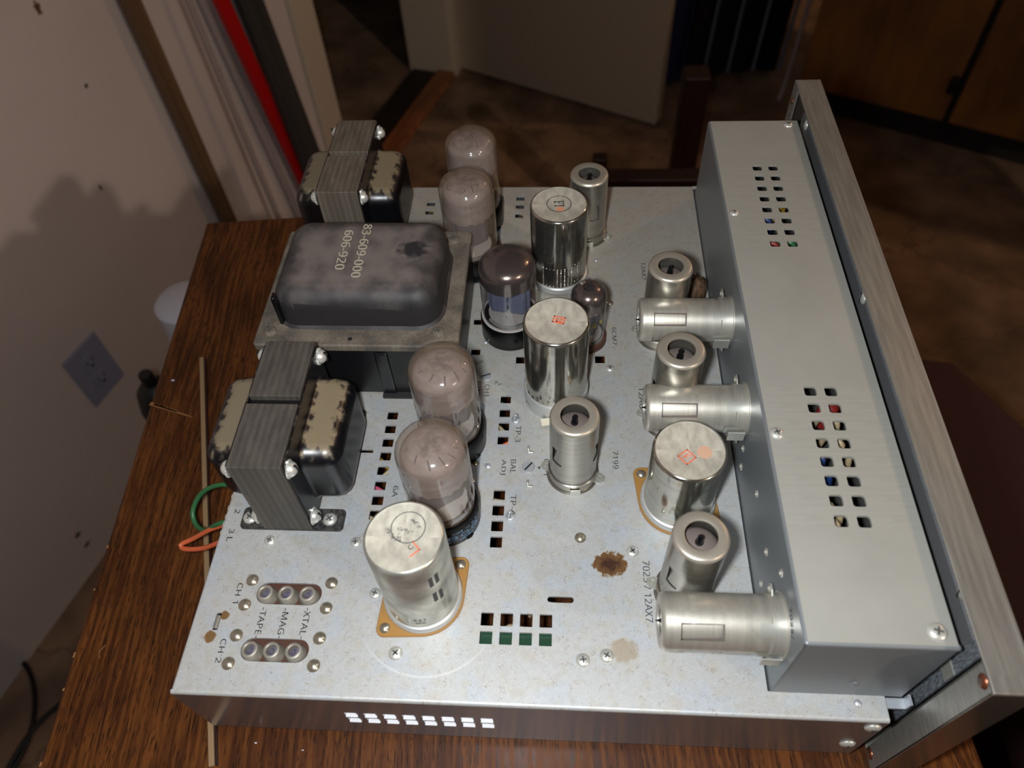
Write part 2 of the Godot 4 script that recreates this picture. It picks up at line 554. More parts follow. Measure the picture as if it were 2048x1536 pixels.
	M.cover_tex = paint(512, 384, func(x, y):
		var b: float = minf(minf(x / 512.0, 1 - x / 512.0) * 5.0, minf(y / 384.0, 1 - y / 384.0) * 4.0)
		var k: float = smooth(-0.25, 0.95, 0.75 * minf(b, 1.0) + 0.40 * nd.get_noise_2d(x * 0.35, y * 0.35) + 0.06 * nf.get_noise_2d(x, y))
		var c := Color(0.065, 0.065, 0.075).lerp(Color(0.41, 0.375, 0.36), k)
		var s: float = Vector2((x - 410.0) / 48.0, (y - 170.0) / 34.0).length() + 0.5 * nd.get_noise_2d(x, y + 200)
		c = c.lerp(Color(0.07, 0.07, 0.09), 0.8 * smooth(1.1, 0.5, s))
		var g: float = 0.94 + 0.12 * nf.get_noise_2d(x * 3, y * 3)
		return Color(c.r * g, c.g * g, c.b * g))
	M.cover = mat(Color(1, 1, 1), 0.6, 0.0, M.cover_tex)
	M.flange = mat(Color(1, 1, 1), 0.75, 0.0, paint(256, 256, func(x, y):
		var k: float = clampf(0.65 + 0.40 * nd.get_noise_2d(x * 0.8, y * 0.8 + 90) + 0.20 * nf.get_noise_2d(x, y), 0, 1)
		return Color(0.15, 0.14, 0.13).lerp(Color(0.45, 0.41, 0.355), k)))
	M.core_black = mat(Color(0.045, 0.045, 0.055), 0.4)
	M.foot = mat(Color(1, 1, 1), 0.5, 0.3, paint(64, 64, func(x, y):
		var k: float = clampf(0.5 + 0.8 * nf.get_noise_2d(x * 2, y * 2), 0, 1)
		return Color(0.10, 0.10, 0.11).lerp(Color(0.36, 0.34, 0.32), k)))
	var nl := noise(81, 0.02, 3)
	var lam_f := func(x, y):
		var s: float = 0.60 + 0.40 * (1.0 if int(x) % 8 < 5 else 0.3) * (0.8 + 0.2 * sin(int(x / 8) * 7.7))
		var k: float = s * (1.0 + 0.16 * nl.get_noise_2d(x * 0.7, y * 0.7) + 0.14 * nf.get_noise_2d(x * 2, y * 0.12))
		return Color(0.36 * k, 0.34 * k, 0.315 * k)
	M.lamination = mat(Color(1, 1, 1), 0.5, 0.35, paint(256, 256, lam_f))
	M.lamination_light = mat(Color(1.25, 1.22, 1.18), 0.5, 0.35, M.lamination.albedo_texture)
	# woods and the room
	var w1 := noise(91, 0.02, 4)
	var w2 := noise(92, 0.11, 3)
	var w3 := noise(93, 0.006, 3)
	M.table_tex = paint(1024, 1024, func(x, y):
		var g: float = w1.get_noise_2d(x * 7.0 + 60.0 * w3.get_noise_2d(x, y * 0.4), y * 0.30)
		var c := Color(0.225, 0.115, 0.042).lerp(Color(0.365, 0.21, 0.085), clampf(0.5 + 1.1 * g + 0.5 * w3.get_noise_2d(x * 2, y), 0, 1))
		var pore: float = w2.get_noise_2d(x * 6.5, y * 0.24)
		c = c.lerp(Color(0.055, 0.025, 0.012), 0.75 * smooth(0.22, 0.6, pore))
		return c)
	M.table = mat(Color(1, 1, 1), 0.42, 0.0, M.table_tex, 0.3)
	M.scratch = mat(Color(0.50, 0.34, 0.18), 0.6)
	M.strip = mat(Color(0.50, 0.40, 0.28), 0.6)
	var nw := noise(101, 0.01, 4)
	M.wall = mat(Color(0.82, 0.775, 0.765), 0.7, 0.0, paint(256, 256, func(x, y):
		var k: float = 0.96 + 0.07 * nw.get_noise_2d(x, y)
		return Color(k, k * 0.995, k * 0.985)))
	M.wall.uv1_triplanar = true
	M.wall.uv1_scale = Vector3(0.7, 0.7, 0.7)
	M.ceiling = mat(Color(0.50, 0.49, 0.47), 0.9)
	M.panelling = mat(Color(0.42, 0.40, 0.39), 0.8)
	var nc := noise(111, 0.02, 5)
	M.floor = mat(Color(1, 1, 1), 0.75, 0.0, paint(512, 512, func(x, y):
		var k: float = clampf(0.5 + 0.9 * nc.get_noise_2d(x, y), 0, 1)
		var c := Color(0.40, 0.32, 0.255).lerp(Color(0.60, 0.485, 0.39), k)
		return c.lerp(Color(0.17, 0.14, 0.12), 0.4 * smooth(0.02, 0.0, absf(nc.get_noise_2d(x * 0.35 + 500, y * 0.35)))))) 
	M.floor.uv1_triplanar = true
	M.floor.uv1_world_triplanar = true
	M.floor.uv1_scale = Vector3(0.55, 0.55, 0.55)
	M.door = mat(Color(0.72, 0.66, 0.58), 0.6)
	M.trim = mat(Color(0.74, 0.69, 0.62), 0.6)
	var wood := paint(256, 256, func(x, y):
		var k: float = 0.75 + 0.4 * w1.get_noise_2d(x * 3, y * 0.4)
		return Color(k, k, k))
	M.threshold = mat(Color(0.72, 0.45, 0.28), 0.6, 0.0, wood)
	M.sill = mat(Color(0.14, 0.10, 0.08), 0.7)
	M.plywood = mat(Color(0.56, 0.37, 0.17), 0.55, 0.0, paint(256, 256, func(x, y):
		var k: float = 0.86 + 0.22 * w3.get_noise_2d(x * 2.0, y * 1.2) + 0.10 * w1.get_noise_2d(x * 3, y * 0.5)
		return Color(k, k * 0.98, k * 0.95)))
	M.toe = mat(Color(0.10, 0.08, 0.07), 0.8)
	M.pole_brown = mat(Color(0.50, 0.38, 0.27), 0.6, 0.0, wood)
	M.red = mat(Color(0.68, 0.02, 0.01), 0.45)
	M.board_grey = mat(Color(0.25, 0.245, 0.24), 0.7, 0.0, wood)
	M.pole_pale = mat(Color(0.62, 0.57, 0.56), 0.5)
	M.black = mat(Color(0.02, 0.02, 0.024), 0.5)
	M.steel_edge = mat(Color(0.46, 0.48, 0.55), 0.4, 0.3)
	M.navy = mat(Color(0.05, 0.11, 0.26), 0.6)
	M.mahogany = mat(Color(0.16, 0.05, 0.035), 0.4, 0.0, wood)
	M.maroon = mat(Color(0.20, 0.055, 0.06), 0.8)
	M.white_plastic = mat(Color(0.72, 0.72, 0.76), 0.45)
	M.outlet = mat(Color(0.52, 0.54, 0.62), 0.4)
	M.gravel = mat(Color(1.3, 1.0, 0.66), 0.9, 0.0, M.floor.albedo_texture)
	M.gravel.uv1_triplanar = true
	M.gravel.uv1_scale = Vector3(3, 3, 3)
	M.pebble = mat(Color(0.78, 0.62, 0.46), 0.85)
	for q in [["w_red", Color(0.42, 0.10, 0.08)], ["w_blue", Color(0.07, 0.16, 0.33)], ["w_green", Color(0.16, 0.36, 0.20)], ["w_yellow", Color(0.55, 0.43, 0.10)], ["w_white", Color(0.58, 0.51, 0.39)], ["w_orange", Color(0.72, 0.34, 0.20)], ["w_pink", Color(0.65, 0.25, 0.35)], ["w_black", Color(0.05, 0.05, 0.06)]]:
		M[q[0]] = mat(q[1], 0.45)
	M.pcb = mat(Color(0.02, 0.20, 0.11), 0.4)

# ------------------------------------------------------------------ small hardware
func screw_mesh(r: float) -> Array:
	var b := MB.new()
	b.lathe([Vector2(0, r * 0.42), Vector2(r * 0.45, r * 0.40), Vector2(r * 0.8, r * 0.28), Vector2(r * 0.97, r * 0.10), Vector2(r, 0)], 24)
	var c := MB.new()
	for k in 2:
		c.xf = Transform3D(Basis(Vector3.UP, PI / 2 * k + 0.5), Vector3(0, r * 0.385, 0))
		c.box(Vector3.ZERO, Vector3(r * 0.95, r * 0.10, r * 0.22))
	return [b.mesh(), c.mesh()]

var screw_cache := {}
func screw(parent: Node3D, at: Vector3, r: float, turn := 0.0, up := Vector3.UP, m: Material = null, called := "screw", slotted := false) -> void:
	if not screw_cache.has(r):
		screw_cache[r] = screw_mesh(r)
	var o := inst(called, screw_cache[r][0], m if m else M.screw, parent, Transform3D(aim(up).rotated(up, turn), at))
	if slotted:
		var c := MB.new()
		c.box(Vector3(0, r * 0.37, 0), Vector3(r * 1.7, r * 0.14, r * 0.24))
		part("slot", c, M.slot, o)
	else:
		inst("cross_recess", screw_cache[r][1], M.recess, o)

func rivet(parent: Node3D, at: Vector3, r: float, up := Vector3.UP, m: Material = null, called := "rivet") -> void:
	var b := MB.new()
	b.lathe([Vector2(0, r * 0.55), Vector2(r * 0.35, r * 0.5), Vector2(r * 0.7, r * 0.34), Vector2(r * 0.92, r * 0.14), Vector2(r, 0)], 20)
	part(called, b, m if m else M.rivet, parent, Transform3D(aim(up), at))

func eyelet(parent: Node3D, at: Vector3, r: float, up := Vector3.UP) -> void:
	var b := MB.new()
	b.lathe([Vector2(r * 0.45, 0.0001), Vector2(r * 0.55, r * 0.25), Vector2(r * 0.8, r * 0.3), Vector2(r, 0)], 18)
	part("eyelet", b, M.tab, parent, Transform3D(aim(up), at))

func arc(pts: Array, steps := 10) -> Array:
	var c := Curve3D.new()
	c.bake_interval = 0.0008
	for i in pts.size():
		var t: Vector3 = (pts[mini(i + 1, pts.size() - 1)] - pts[maxi(i - 1, 0)]) / 6.0
		c.add_point(pts[i], -t, t)
	var out := []
	var n := steps * (pts.size() - 1)
	for i in n + 1:
		out.append(c.sample_baked(c.get_baked_length() * i / n, true))
	return out

# a folded edge: quarter cylinder of radius r along a..b between the outward directions d0 and d1
func fold(b: MB, a: Vector3, e: Vector3, d0: Vector3, d1: Vector3, r: float) -> void:
	for i in 5:
		var t0 := PI / 2 * i / 5.0
		var t1 := PI / 2 * (i + 1) / 5.0
		var n0 := d0 * cos(t0) + d1 * sin(t0)
		var n1 := d0 * cos(t1) + d1 * sin(t1)
		b.squad(a + n0 * r, e + n0 * r, e + n1 * r, a + n1 * r, n0, n0, n1, n1)

# ------------------------------------------------------------------ amplifier chassis
func build_chassis() -> void:
	var A := thing("amplifier_chassis", "open silver amplifier chassis with long raised box and thick front panel, on the table", "amplifier", P(0, 0, 0))
	var holes := []
	for z in [-0.1562, -0.1474, -0.1390, -0.1305]:
		holes.append([0.1282, z, 0.1336, z + 0.0050, 0.0003])
	for z in [-0.0993, -0.0911, -0.0829, -0.0747]:
		holes.append([0.1282, z, 0.1337, z + 0.0055, 0.0003])
	for i in 4:
		for q in [[-0.0386, -0.0328], [-0.0304, -0.0249]]:
			holes.append([0.1267 + 0.00843 * i, q[0], 0.1321 + 0.00843 * i, q[1], 0.0003])
	for z in [-0.1447, -0.1361, -0.1278, -0.1197, -0.1113, -0.1028, -0.0946, -0.0868]:
		holes.append([0.0697, z, 0.0752, z + 0.0050, 0.0003])
	holes.append([0.1551, -0.0468, 0.1666, -0.0440, 0.0013])
	holes.append([0.0589, -0.1210, 0.0658, -0.1190, 0.0002])
	holes.append([0.1096, -0.2111, 0.1145, -0.2064, 0.0003])
	holes.append([0.1099, -0.1886, 0.1150, -0.1839, 0.0003])
	holes.append([0.1350, -0.1835, 0.1398, -0.1782, 0.0003])
	holes.append([0.1780, -0.1848, 0.1833, -0.1791, 0.0003])
	for z in [-0.3210, -0.3128, -0.3038]:
		holes.append([0.1288, z, 0.1342, z + 0.0048, 0.0003])
	for z in [-0.3155, -0.3071]:
		holes.append([0.0700, z, 0.0755, z + 0.0046, 0.0003])
	holes.append([0.0913, -0.1515, 0.1203, -0.0730, 0.003])
	holes.append([0.0913, -0.3225, 0.1204, -0.2385, 0.003])
	holes.append([0.0254, -0.0492, 0.0550, -0.0391, 0.00505])
	holes.append([0.0250, -0.0241, 0.0546, -0.0141, 0.005])
	holes.append([0.0100, -0.0345, 0.0124, -0.0268, 0.0004])
	holes.append([0.2441, -0.3305, 0.2901, -0.0101, 0.0])
	var b := MB.new()
	b.sheet(0.0012, -0.33, 0.2895, -0.0015, 0.0012, holes)
	fold(b, Vector3(0, -0.0015, -0.0015), Vector3(0.2895, -0.0015, -0.0015), Vector3(0, 1, 0), Vector3(0, 0, 1), 0.0015)
	fold(b, Vector3(0.0012, -0.0012, -0.33), Vector3(0.0012, -0.0012, -0.0015), Vector3(0, 1, 0), Vector3(-1, 0, 0), 0.0012)
	b.planar(0, -0.332, 0.29, 0)
	part("top_panel", b, M.zinc, A)
	# walls of the pan
	b = MB.new()
	holes = []
	for i in 8:
		for q in [[0.0175, 0.0225], [0.0257, 0.0307]]:
			holes.append([0.0690 + 0.00838 * i, q[0], 0.0742 + 0.00838 * i, q[1], 0.0002])
	b.xf = Transform3D(Basis(Vector3(1, 0, 0), Vector3(0, 0, 1), Vector3(0, -1, 0)), Vector3(0, -0.0015, 0))
	b.sheet(0.0, 0.0, 0.2895, 0.0499, 0.0012, holes)
	var sp := part("side_panel", b, M.wall_metal, A)
	for h in holes:
		b = MB.new()
		b.box(Vector3((h[0] + h[2]) / 2, -0.0015 - h[3], -0.0005), Vector3(0.0054, 0.0008, 0.0022), 0.0002, 1)
		part("vent_lip", b, M.lip, sp)
	b = MB.new()
	b.box(Vector3(0.14475, -0.0263, -0.3294), Vector3(0.2895, 0.0502, 0.0012))
	part("side_panel", b, M.wall_metal, A)
	b = MB.new()
	b.box(Vector3(0.0006, -0.0263, -0.1652), Vector3(0.0012, 0.0502, 0.3270))
	part("rear_panel", b, M.wall_metal, A)
	for q in [[0.012, -0.02], [0.012, -0.31], [0.278, -0.02], [0.278, -0.31]]:
		b = MB.new()
		b.lathe([Vector2(0, 0.0092), Vector2(0.006, 0.0092), Vector2(0.005, 0.0), Vector2(0, 0)], 14)
		part("rubber_foot", b, M.black, A, shift(q[0], -0.06, q[1]))
	
	# recessed valve-socket plates with their rivets
	for q in [[-0.1122, 0.0805], [-0.2805, 0.086]]:
		b = MB.new()
		b.box(Vector3(0.1058, -0.0022, q[0]), Vector3(0.033, 0.001, q[1] + 0.004))
		var pl := part("socket_plate", b, M.zinc_plain, A)
		for k in 4:
			rivet(pl, Vector3(0.1172 + 0.0008 * (k % 2), -0.0017, q[0] + [-0.026, -0.003, 0.0065, 0.037][k]), 0.0017)
	# phono jacks in their two slots
	for q in [[-0.0441, [0.0306, 0.0401, 0.0497]], [-0.0190, [0.0303, 0.0397, 0.0492]]]:
		b = MB.new()
		b.box(Vector3(0.040, -0.0030, q[0]), Vector3(0.038, 0.0012, 0.014))
		part("jack_board", b, M.brown_board, A)
		for x in q[1]:
			b = MB.new()
			b.lathe([Vector2(0.0022, -0.002), Vector2(0.0022, 0.0028), Vector2(0.0027, 0.0032), Vector2(0.0034, 0.0030), Vector2(0.0037, 0.0022), Vector2(0.0039, -0.0004), Vector2(0.0045, -0.0012), Vector2(0.0045, -0.0024)], 28)
			var j := part("phono_jack", b, M.jack, A, shift(x - 0.0004, 0, q[0] + 0.0008))
			b = MB.new()
			b.lathe([Vector2(0.0013, -0.0018), Vector2(0.0014, 0.0010), Vector2(0.0022, 0.0004)], 20)
			var ins := part("insulator", b, M.jack_in, j)
			ins.rotation.z = 0.25
	for q in [[0.0219, -0.0500], [0.0214, -0.0385], [0.0583, -0.0498], [0.0582, -0.0382], [0.0214, -0.0249], [0.0212, -0.0129], [0.0580, -0.0249], [0.0579, -0.0133]]:
		rivet(A, Vector3(q[0], 0, q[1]), 0.0029)
	rivet(A, Vector3(0.1696, 0, -0.0753), 0.0027)
	rivet(A, Vector3(0.1874, 0, -0.2244), 0.0021)
	for q in [[0.1244, -0.1127, 0.0016], [0.1280, -0.2560, 0.0013], [0.1175, -0.1935, 0.0013], [0.2786, -0.0067, 0.0016], [0.1800, -0.2600, 0.0012]]:
		rivet(A, Vector3(q[0], 0, q[1]), q[2], Vector3.UP, M.zinc_plain)
	for q in [[0.1931, -0.0691, 0.0029], [0.1705, -0.0196, 0.0030], [0.1803, -0.0218, 0.0030], [0.0918, -0.0196, 0.0031], [0.0788, -0.0455, 0.0027], [0.0657, -0.0699, 0.0027], [0.0250, -0.0696, 0.0027], [0.1860, -0.1757, 0.0024]]:
		screw(A, Vector3(q[0], 0, q[1]), q[2], q[0] * 90)
	screw(A, Vector3(0.2854, -0.0082, 0), 0.0034, 0.4, Vector3(0, 0, 1))
	screw(A, Vector3(0.2834, -0.0347, 0), 0.0034, 1.1, Vector3(0, 0, 1))
	# trimmer shafts with screwdriver slots, bent tabs and test pins
	for q in [[0.1444, -0.1123, 0.0031, 0.9], [0.1194, -0.1689, 0.0028, 0.4]]:
		b = MB.new()
		b.lathe([Vector2(0, 0.0012), Vector2(q[2] * 0.92, 0.0012), Vector2(q[2], 0.0008), Vector2(q[2], 0)], 24)
		var pot := part("trimmer_shaft", b, M.zinc_plain, A, Transform3D(Basis(Vector3.UP, q[3]), Vector3(q[0], 0, q[1])))
		b = MB.new()
		b.box(Vector3(0, 0.0012, 0), Vector3(q[2] * 1.8, 0.0002, q[2] * 0.26))
		part("slot", b, M.slot, pot)
	for q in [[0.1440, -0.1225, 0.0], [0.1443, -0.1030, 0.0], [0.1254, -0.1632, 0.6], [0.1141, -0.1775, 1.2]]:
		b = MB.new()
		b.box(Vector3(0, 0.0012, 0), Vector3(0.0010, 0.0026, 0.0022), 0.0003)
		b.box(Vector3(0.0012, 0.0006, 0.0016), Vector3(0.0030, 0.0010, 0.0014), 0.0004)
		part("bent_tab", b, M.tab, A, Transform3D(Basis(Vector3.UP, q[2]), Vector3(q[0], 0, q[1])))
	for q in [[0.1369, -0.1405], [0.1368, -0.0852]]:
		b = MB.new()
		b.tube(arc([Vector3(-0.0010, 0, 0), Vector3(-0.0010, 0.0028, 0), Vector3(0, 0.0046, 0), Vector3(0.0010, 0.0028, 0), Vector3(0.0010, 0, 0)], 5), 0.0007, 8)
		b.lathe([Vector2(0.0018, 0.0012), Vector2(0.0022, 0.0009), Vector2(0.0022, 0)], 16)
		part("test_pin", b, M.zinc_plain, A, Transform3D(Basis(Vector3.UP, 1.0), Vector3(q[0], 0, q[1])))
	# printed legends: they read towards the viewer, tops to the right
	var Z := Vector3(0, 0, 1)
	var X := Vector3(1, 0, 0)
	for q in [["-TAPE-", 0.0306, -0.0307, 0.0137, 0.0027, 1], ["-MAG-", 0.0406, -0.0308, 0.0135, 0.0027, 1], ["-XTAL-", 0.0503, -0.0311, 0.0138, 0.0027, 1], ["CH 1", 0.0170, -0.0437, 0.0094, 0.0024, 1], ["CH 2", 0.0166, -0.0180, 0.0102, 0.0024, 1],
			["TP-3", 0.1384, -0.1320, 0.0098, 0.0027, 0], ["TP-4", 0.1378, -0.0914, 0.0107, 0.0027, 0], ["BAL", 0.1368, -0.1127, 0.0080, 0.0027, 0], ["ADJ", 0.1319, -0.1122, 0.0088, 0.0027, 0], ["CH-1", 0.1532, -0.1128, 0.0092, 0.0025, 0],
			["CH1", 0.1206, -0.1596, 0.0076, 0.0024, 0], ["BIAS", 0.1160, -0.1606, 0.0098, 0.0024, 0], ["7199", 0.1870, -0.1177, 0.0104, 0.0027, 0], ["7025 / 12AX7", 0.1988, -0.0507, 0.0282, 0.0031, 0], ["12AU7", 0.2018, -0.1540, 0.0176, 0.0028, 0],
			["6A", 0.0803, -0.0972, 0.0062, 0.0026, 0], ["6CM7", 0.1890, -0.1987, 0.0128, 0.0024, 0], ["12AX7", 0.2080, -0.2505, 0.0150, 0.0024, 0], ["2", 0.0054, -0.0843, 0.0022, 0.0026, 1], ["3", 0.0055, -0.0739, 0.0022, 0.0026, 1], ["L", 0.0056, -0.0697, 0.0022, 0.0026, 1]]:
		text(q[0], Vector3(q[1], 0, q[2]), Z, X, q[3], q[4], M.ink_dark if q[5] else M.ink, A)
	b = MB.new()
	b.prism(PackedVector2Array([Vector2(0.1486, -0.1123), Vector2(0.1502, -0.1132), Vector2(0.1502, -0.1114)]), 0, 0.0001)
	part("printed_arrow", b, M.ink, A)
	# what shows through the openings: green board and wires
	b = MB.new()
	b.box(Vector3(0.142, -0.0036, -0.0277), Vector3(0.040, 0.0014, 0.0066))
	part("circuit_board", b, M.pcb, A)
	var rng := RandomNumberGenerator.new()
	rng.seed = 12
	for q in [["w_yellow", 0.0725, -0.1145, 0.8], ["w_white", 0.0720, -0.0845, 0.3], ["w_pink", 0.0735, -0.1000, 0.4], ["w_white", 0.0715, -0.1092, 2.4], ["w_white", 0.1310, -0.1370, 0.7], ["w_green", 0.1310, -0.1540, 0.3], ["w_orange", 0.1300, -0.1285, 2.8], ["w_blue", 0.1120, -0.1863, 0.6], ["w_orange", 0.1375, -0.1800, 0.5],
			["w_white", 0.0620, -0.1200, 0.2], ["w_yellow", 0.0728, -0.3130, 0.1], ["w_blue", 0.0728, -0.3050, 0.4], ["w_white", 0.1315, -0.3105, 0.9], ["w_yellow", 0.1315, -0.3010, 0.3], ["w_white", 0.1290, -0.0968, 0.2], ["w_white", 0.1580, -0.0454, 0.1], ["w_white", 0.1448, -0.0342, 0.1], ["w_white", 0.1127, -0.2090, 0.2]]:
		b = MB.new()
		var d := Vector3(cos(q[3]), 0, sin(q[3])) * 0.011
		var c := Vector3(q[1], -0.006, q[2])
		b.tube(arc([c - d + Vector3(0, -0.012, 0.002), c - d * 0.6, c, c + d * 0.6, c + d + Vector3(0, -0.012, -0.002)], 5), 0.0010, 8)
		part("wire", b, M[q[0]], A)
	# speaker terminals and jumper wires on the rear
	for z in [-0.110, -0.104, -0.097, -0.0905, -0.0857, -0.0815, -0.0772]:
		b = MB.new()
		b.box(Vector3(-0.0022, -0.012, z), Vector3(0.0034, 0.009, 0.0030), 0.0008)
		part("terminal", b, M.cream, A)
	b = MB.new()
	b.box(Vector3(-0.0004, -0.018, -0.092), Vector3(0.0012, 0.022, 0.046))
	part("terminal_strip", b, M.brown_board, A)
	b = MB.new()
	b.tube(arc([Vector3(-0.0030, -0.0120, -0.1050), Vector3(-0.0150, -0.014, -0.1066), Vector3(-0.0260, -0.020, -0.1050), Vector3(-0.0315, -0.027, -0.0985), Vector3(-0.0290, -0.030, -0.0920), Vector3(-0.0210, -0.026, -0.0868), Vector3(-0.0110, -0.016, -0.0850), Vector3(-0.0030, -0.012, -0.0857)], 6), 0.0013, 10)
	part("wire", b, M.w_green, A)
	b = MB.new()
	b.tube(arc([Vector3(-0.0030, -0.0130, -0.0845), Vector3(-0.0150, -0.0200, -0.0845), Vector3(-0.0270, -0.0280, -0.0828), Vector3(-0.0335, -0.0300, -0.0803), Vector3(-0.0300, -0.0300, -0.0780), Vector3(-0.0180, -0.0260, -0.0772), Vector3(-0.0030, -0.0150, -0.0772)], 6), 0.0013, 10)
	part("wire", b, M.w_orange, A)
	b = MB.new()
	b.box(Vector3(0.0112, -0.003, -0.0306), Vector3(0.0016, 0.006, 0.006), 0.0004)
	part("power_socket_tab", b, M.jack, A)
	# raised box along the front
	b = MB.new()
	holes = []
	for q in [[-0.2782, 0.00884], [-0.1224, 0.00888]]:
		for i in 8:
			for x in [0.2643, 0.2729]:
				holes.append([x, q[0] + q[1] * i, x + 0.0051, q[0] + q[1] * i + 0.0050, 0.0011])
	b.xf = shift(0, 0.0548, 0)
	b.sheet(0.2460, -0.3205, 0.2963, -0.0111, 0.0012, holes)
	b.xf = Transform3D()
	var lid := part("box_lid", b, M.box_metal, A)
	for q in [[0.2493, -0.0978, 0.0030], [0.2905, -0.0160, 0.0034], [0.2905, -0.3165, 0.0028], [0.2495, -0.2375, 0.0024]]:
		screw(lid, Vector3(q[0], 0.0548, q[1]), q[2], q[1] * 50)
	b = MB.new()
	b.box(Vector3(0.2454, 0.0018, -0.1652), Vector3(0.0012, 0.1036, 0.3106))
	b.box(Vector3(0.2704, 0.0268, -0.0105), Vector3(0.0512, 0.0536, 0.0012))
	b.box(Vector3(0.2704, 0.0018, -0.3199), Vector3(0.0512, 0.1036, 0.0012))
	b.box(Vector3(0.2957, 0.0268, -0.1652), Vector3(0.0012, 0.0536, 0.3100))
	fold(b, Vector3(0.2460, 0.0536, -0.3205), Vector3(0.2460, 0.0536, -0.0111), Vector3(0, 1, 0), Vector3(-1, 0, 0), 0.0012)
	fold(b, Vector3(0.2460, 0.0536, -0.0111), Vector3(0.2963, 0.0536, -0.0111), Vector3(0, 1, 0), Vector3(0, 0, 1), 0.0012)
	for q in [Vector3(0.2460, 0.0536, -0.0111), Vector3(0.2963, 0.0536, -0.0111)]:
		b.xf = shift(q.x, q.y, q.z)
		b.lathe([Vector2(0, 0.0012), Vector2(0.00046, 0.00111), Vector2(0.00085, 0.00085), Vector2(0.00111, 0.00046), Vector2(0.0012, 0)], 16)
	b.xf = Transform3D()
	var bx := part("control_box", b, M.box_side, A)
	for q in [[0.0279, -0.0842], [0.0276, -0.0573], [0.0425, -0.0414], [0.0129, -0.0498], [0.0179, -0.1140], [0.0100, -0.1090]]:
		eyelet(bx, Vector3(0.2448, q[0], q[1]), 0.0019, Vector3(-1, 0, 0))
	rivet(bx, Vector3(0.2735, 0.0146, -0.0099), 0.0017, Vector3(0, 0, 1), M.box_side)
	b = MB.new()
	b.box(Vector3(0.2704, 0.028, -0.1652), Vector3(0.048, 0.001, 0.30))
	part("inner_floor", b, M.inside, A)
	for q in [["w_yellow", 0.2760, -0.2490, 2.4], ["w_blue", 0.2660, -0.2400, 0.3], ["w_red", 0.2670, -0.2215, 0.4], ["w_green", 0.2755, -0.2222, 0.3], ["w_red", 0.2765, -0.2125, 0.5], ["w_blue", 0.2668, -0.0930, 1.2], ["w_blue", 0.2665, -0.0840, 0.7], ["w_white", 0.2752, -0.1000, 0.9], ["w_white", 0.2765, -0.0935, 0.8],
			["w_white", 0.2676, -0.0668, 0.9], ["w_white", 0.2676, -0.0575, 1.5], ["w_blue", 0.2775, -0.0560, 2.8], ["w_white", 0.2750, -0.1105, 0.7]]:
		b = MB.new()
		var d := Vector3(cos(q[3]), 0, sin(q[3])) * 0.006
		var c := Vector3(q[1], 0.0475, q[2])
		b.tube(arc([c - d + Vector3(0, -0.016, 0.001), c - d * 0.6, c, c + d * 0.6, c + d + Vector3(0, -0.016, 0)], 5), 0.0014, 8)
		part("wire", b, M[q[0]], A)
	b = MB.new()
	b.lathe([Vector2(0, 0.004), Vector2(0.003, 0.0036), Vector2(0.0042, 0.002), Vector2(0.0042, -0.010)], 16)
	part("film_capacitor", b, M.w_red, A, shift(0.2765, 0.0455, -0.1175))
	# mixing bracket, zinc partition and the thick front panel
	b = MB.new()
	b.box(Vector3(0.2935, -0.0022, -0.0078), Vector3(0.009, 0.001, 0.004))
	b.box(Vector3(0.2978, 0.0005, -0.0078), Vector3(0.001, 0.006, 0.004))
	part("bracket", b, M.zinc_plain, A)
	b = MB.new()
	b.box(Vector3(0.3040, 0.001, -0.1700), Vector3(0.001, 0.104, 0.322))
	var gal := part("partition", b, M.galv, A)
	b = MB.new()
	b.box(Vector3(0.3034, 0.0275, -0.0120), Vector3(0.0004, 0.0085, 0.0060))
	part("bare_patch", b, M.tab, gal)
	b = MB.new()
	b.box(Vector3(0.3033, 0.0020, -0.1740), Vector3(0.0006, 0.100, 0.318))
	part("grey_liner", b, M.alu_dark, gal)
	for q in [[0.0555, -0.0306], [0.0520, -0.1786], [0.0500, -0.3230]]:
		screw(gal, Vector3(0.3030, q[0], q[1]), 0.0032, 0.3, Vector3(-1, 0, 0), M.screw, "screw", true)
	b = MB.new()
	b.box(Vector3(0.3138, 0.0008, -0.1740), Vector3(0.0014, 0.1206, 0.360), 0.0003)
	b.box(Vector3(0.3070, 0.0604, -0.1740), Vector3(0.0150, 0.0012, 0.360), 0.0004)
	b.box(Vector3(0.3070, -0.0590, -0.1740), Vector3(0.0150, 0.0012, 0.360), 0.0004)
	b.box(Vector3(0.3001, 0.0008, 0.0008), Vector3(0.0012, 0.1200, 0.0104), 0.0003)
	b.box(Vector3(0.3001, 0.0008, -0.3488), Vector3(0.0012, 0.1200, 0.0104), 0.0003)
	for i in b.v.size():
		b.u[i] = Vector2(b.v[i].z * 3.0, (b.v[i].x + b.v[i].y) * 9.0)
	var fp := part("front_panel", b, M.alu, A)
	b = MB.new()
	b.box(Vector3(0.3070, 0.0006, 0.0056), Vector3(0.0150, 0.1190, 0.0012), 0.0003)
	part("panel_end", b, M.endplate, fp)
	b = MB.new()
	b.box(Vector3(0.3070, 0.0006, -0.3536), Vector3(0.0150, 0.1190, 0.0012), 0.0003)
	part("panel_end", b, M.endplate, fp)
	screw(fp, Vector3(0.2995, 0.0570, 0.0009), 0.0027, 0.2, Vector3(-1, 0, 0), M.copper)
	screw(fp, Vector3(0.2995, -0.0550, -0.0010), 0.0027, 0.7, Vector3(-1, 0, 0), M.copper)
	screw(fp, Vector3(0.2995, 0.0500, -0.3488), 0.0020, 0.7, Vector3(-1, 0, 0), M.copper)
	# valve numbers pencilled on the box beside the near lying shield
	text("7025/", Vector3(0.2448, 0.0440, -0.0215), Vector3(0, -0.4, 1).normalized(), Vector3(0, 1, 0.4).normalized(), 0.011, 0.0035, M.ink_dark, A, "Droid Serif", "pencilled_number")
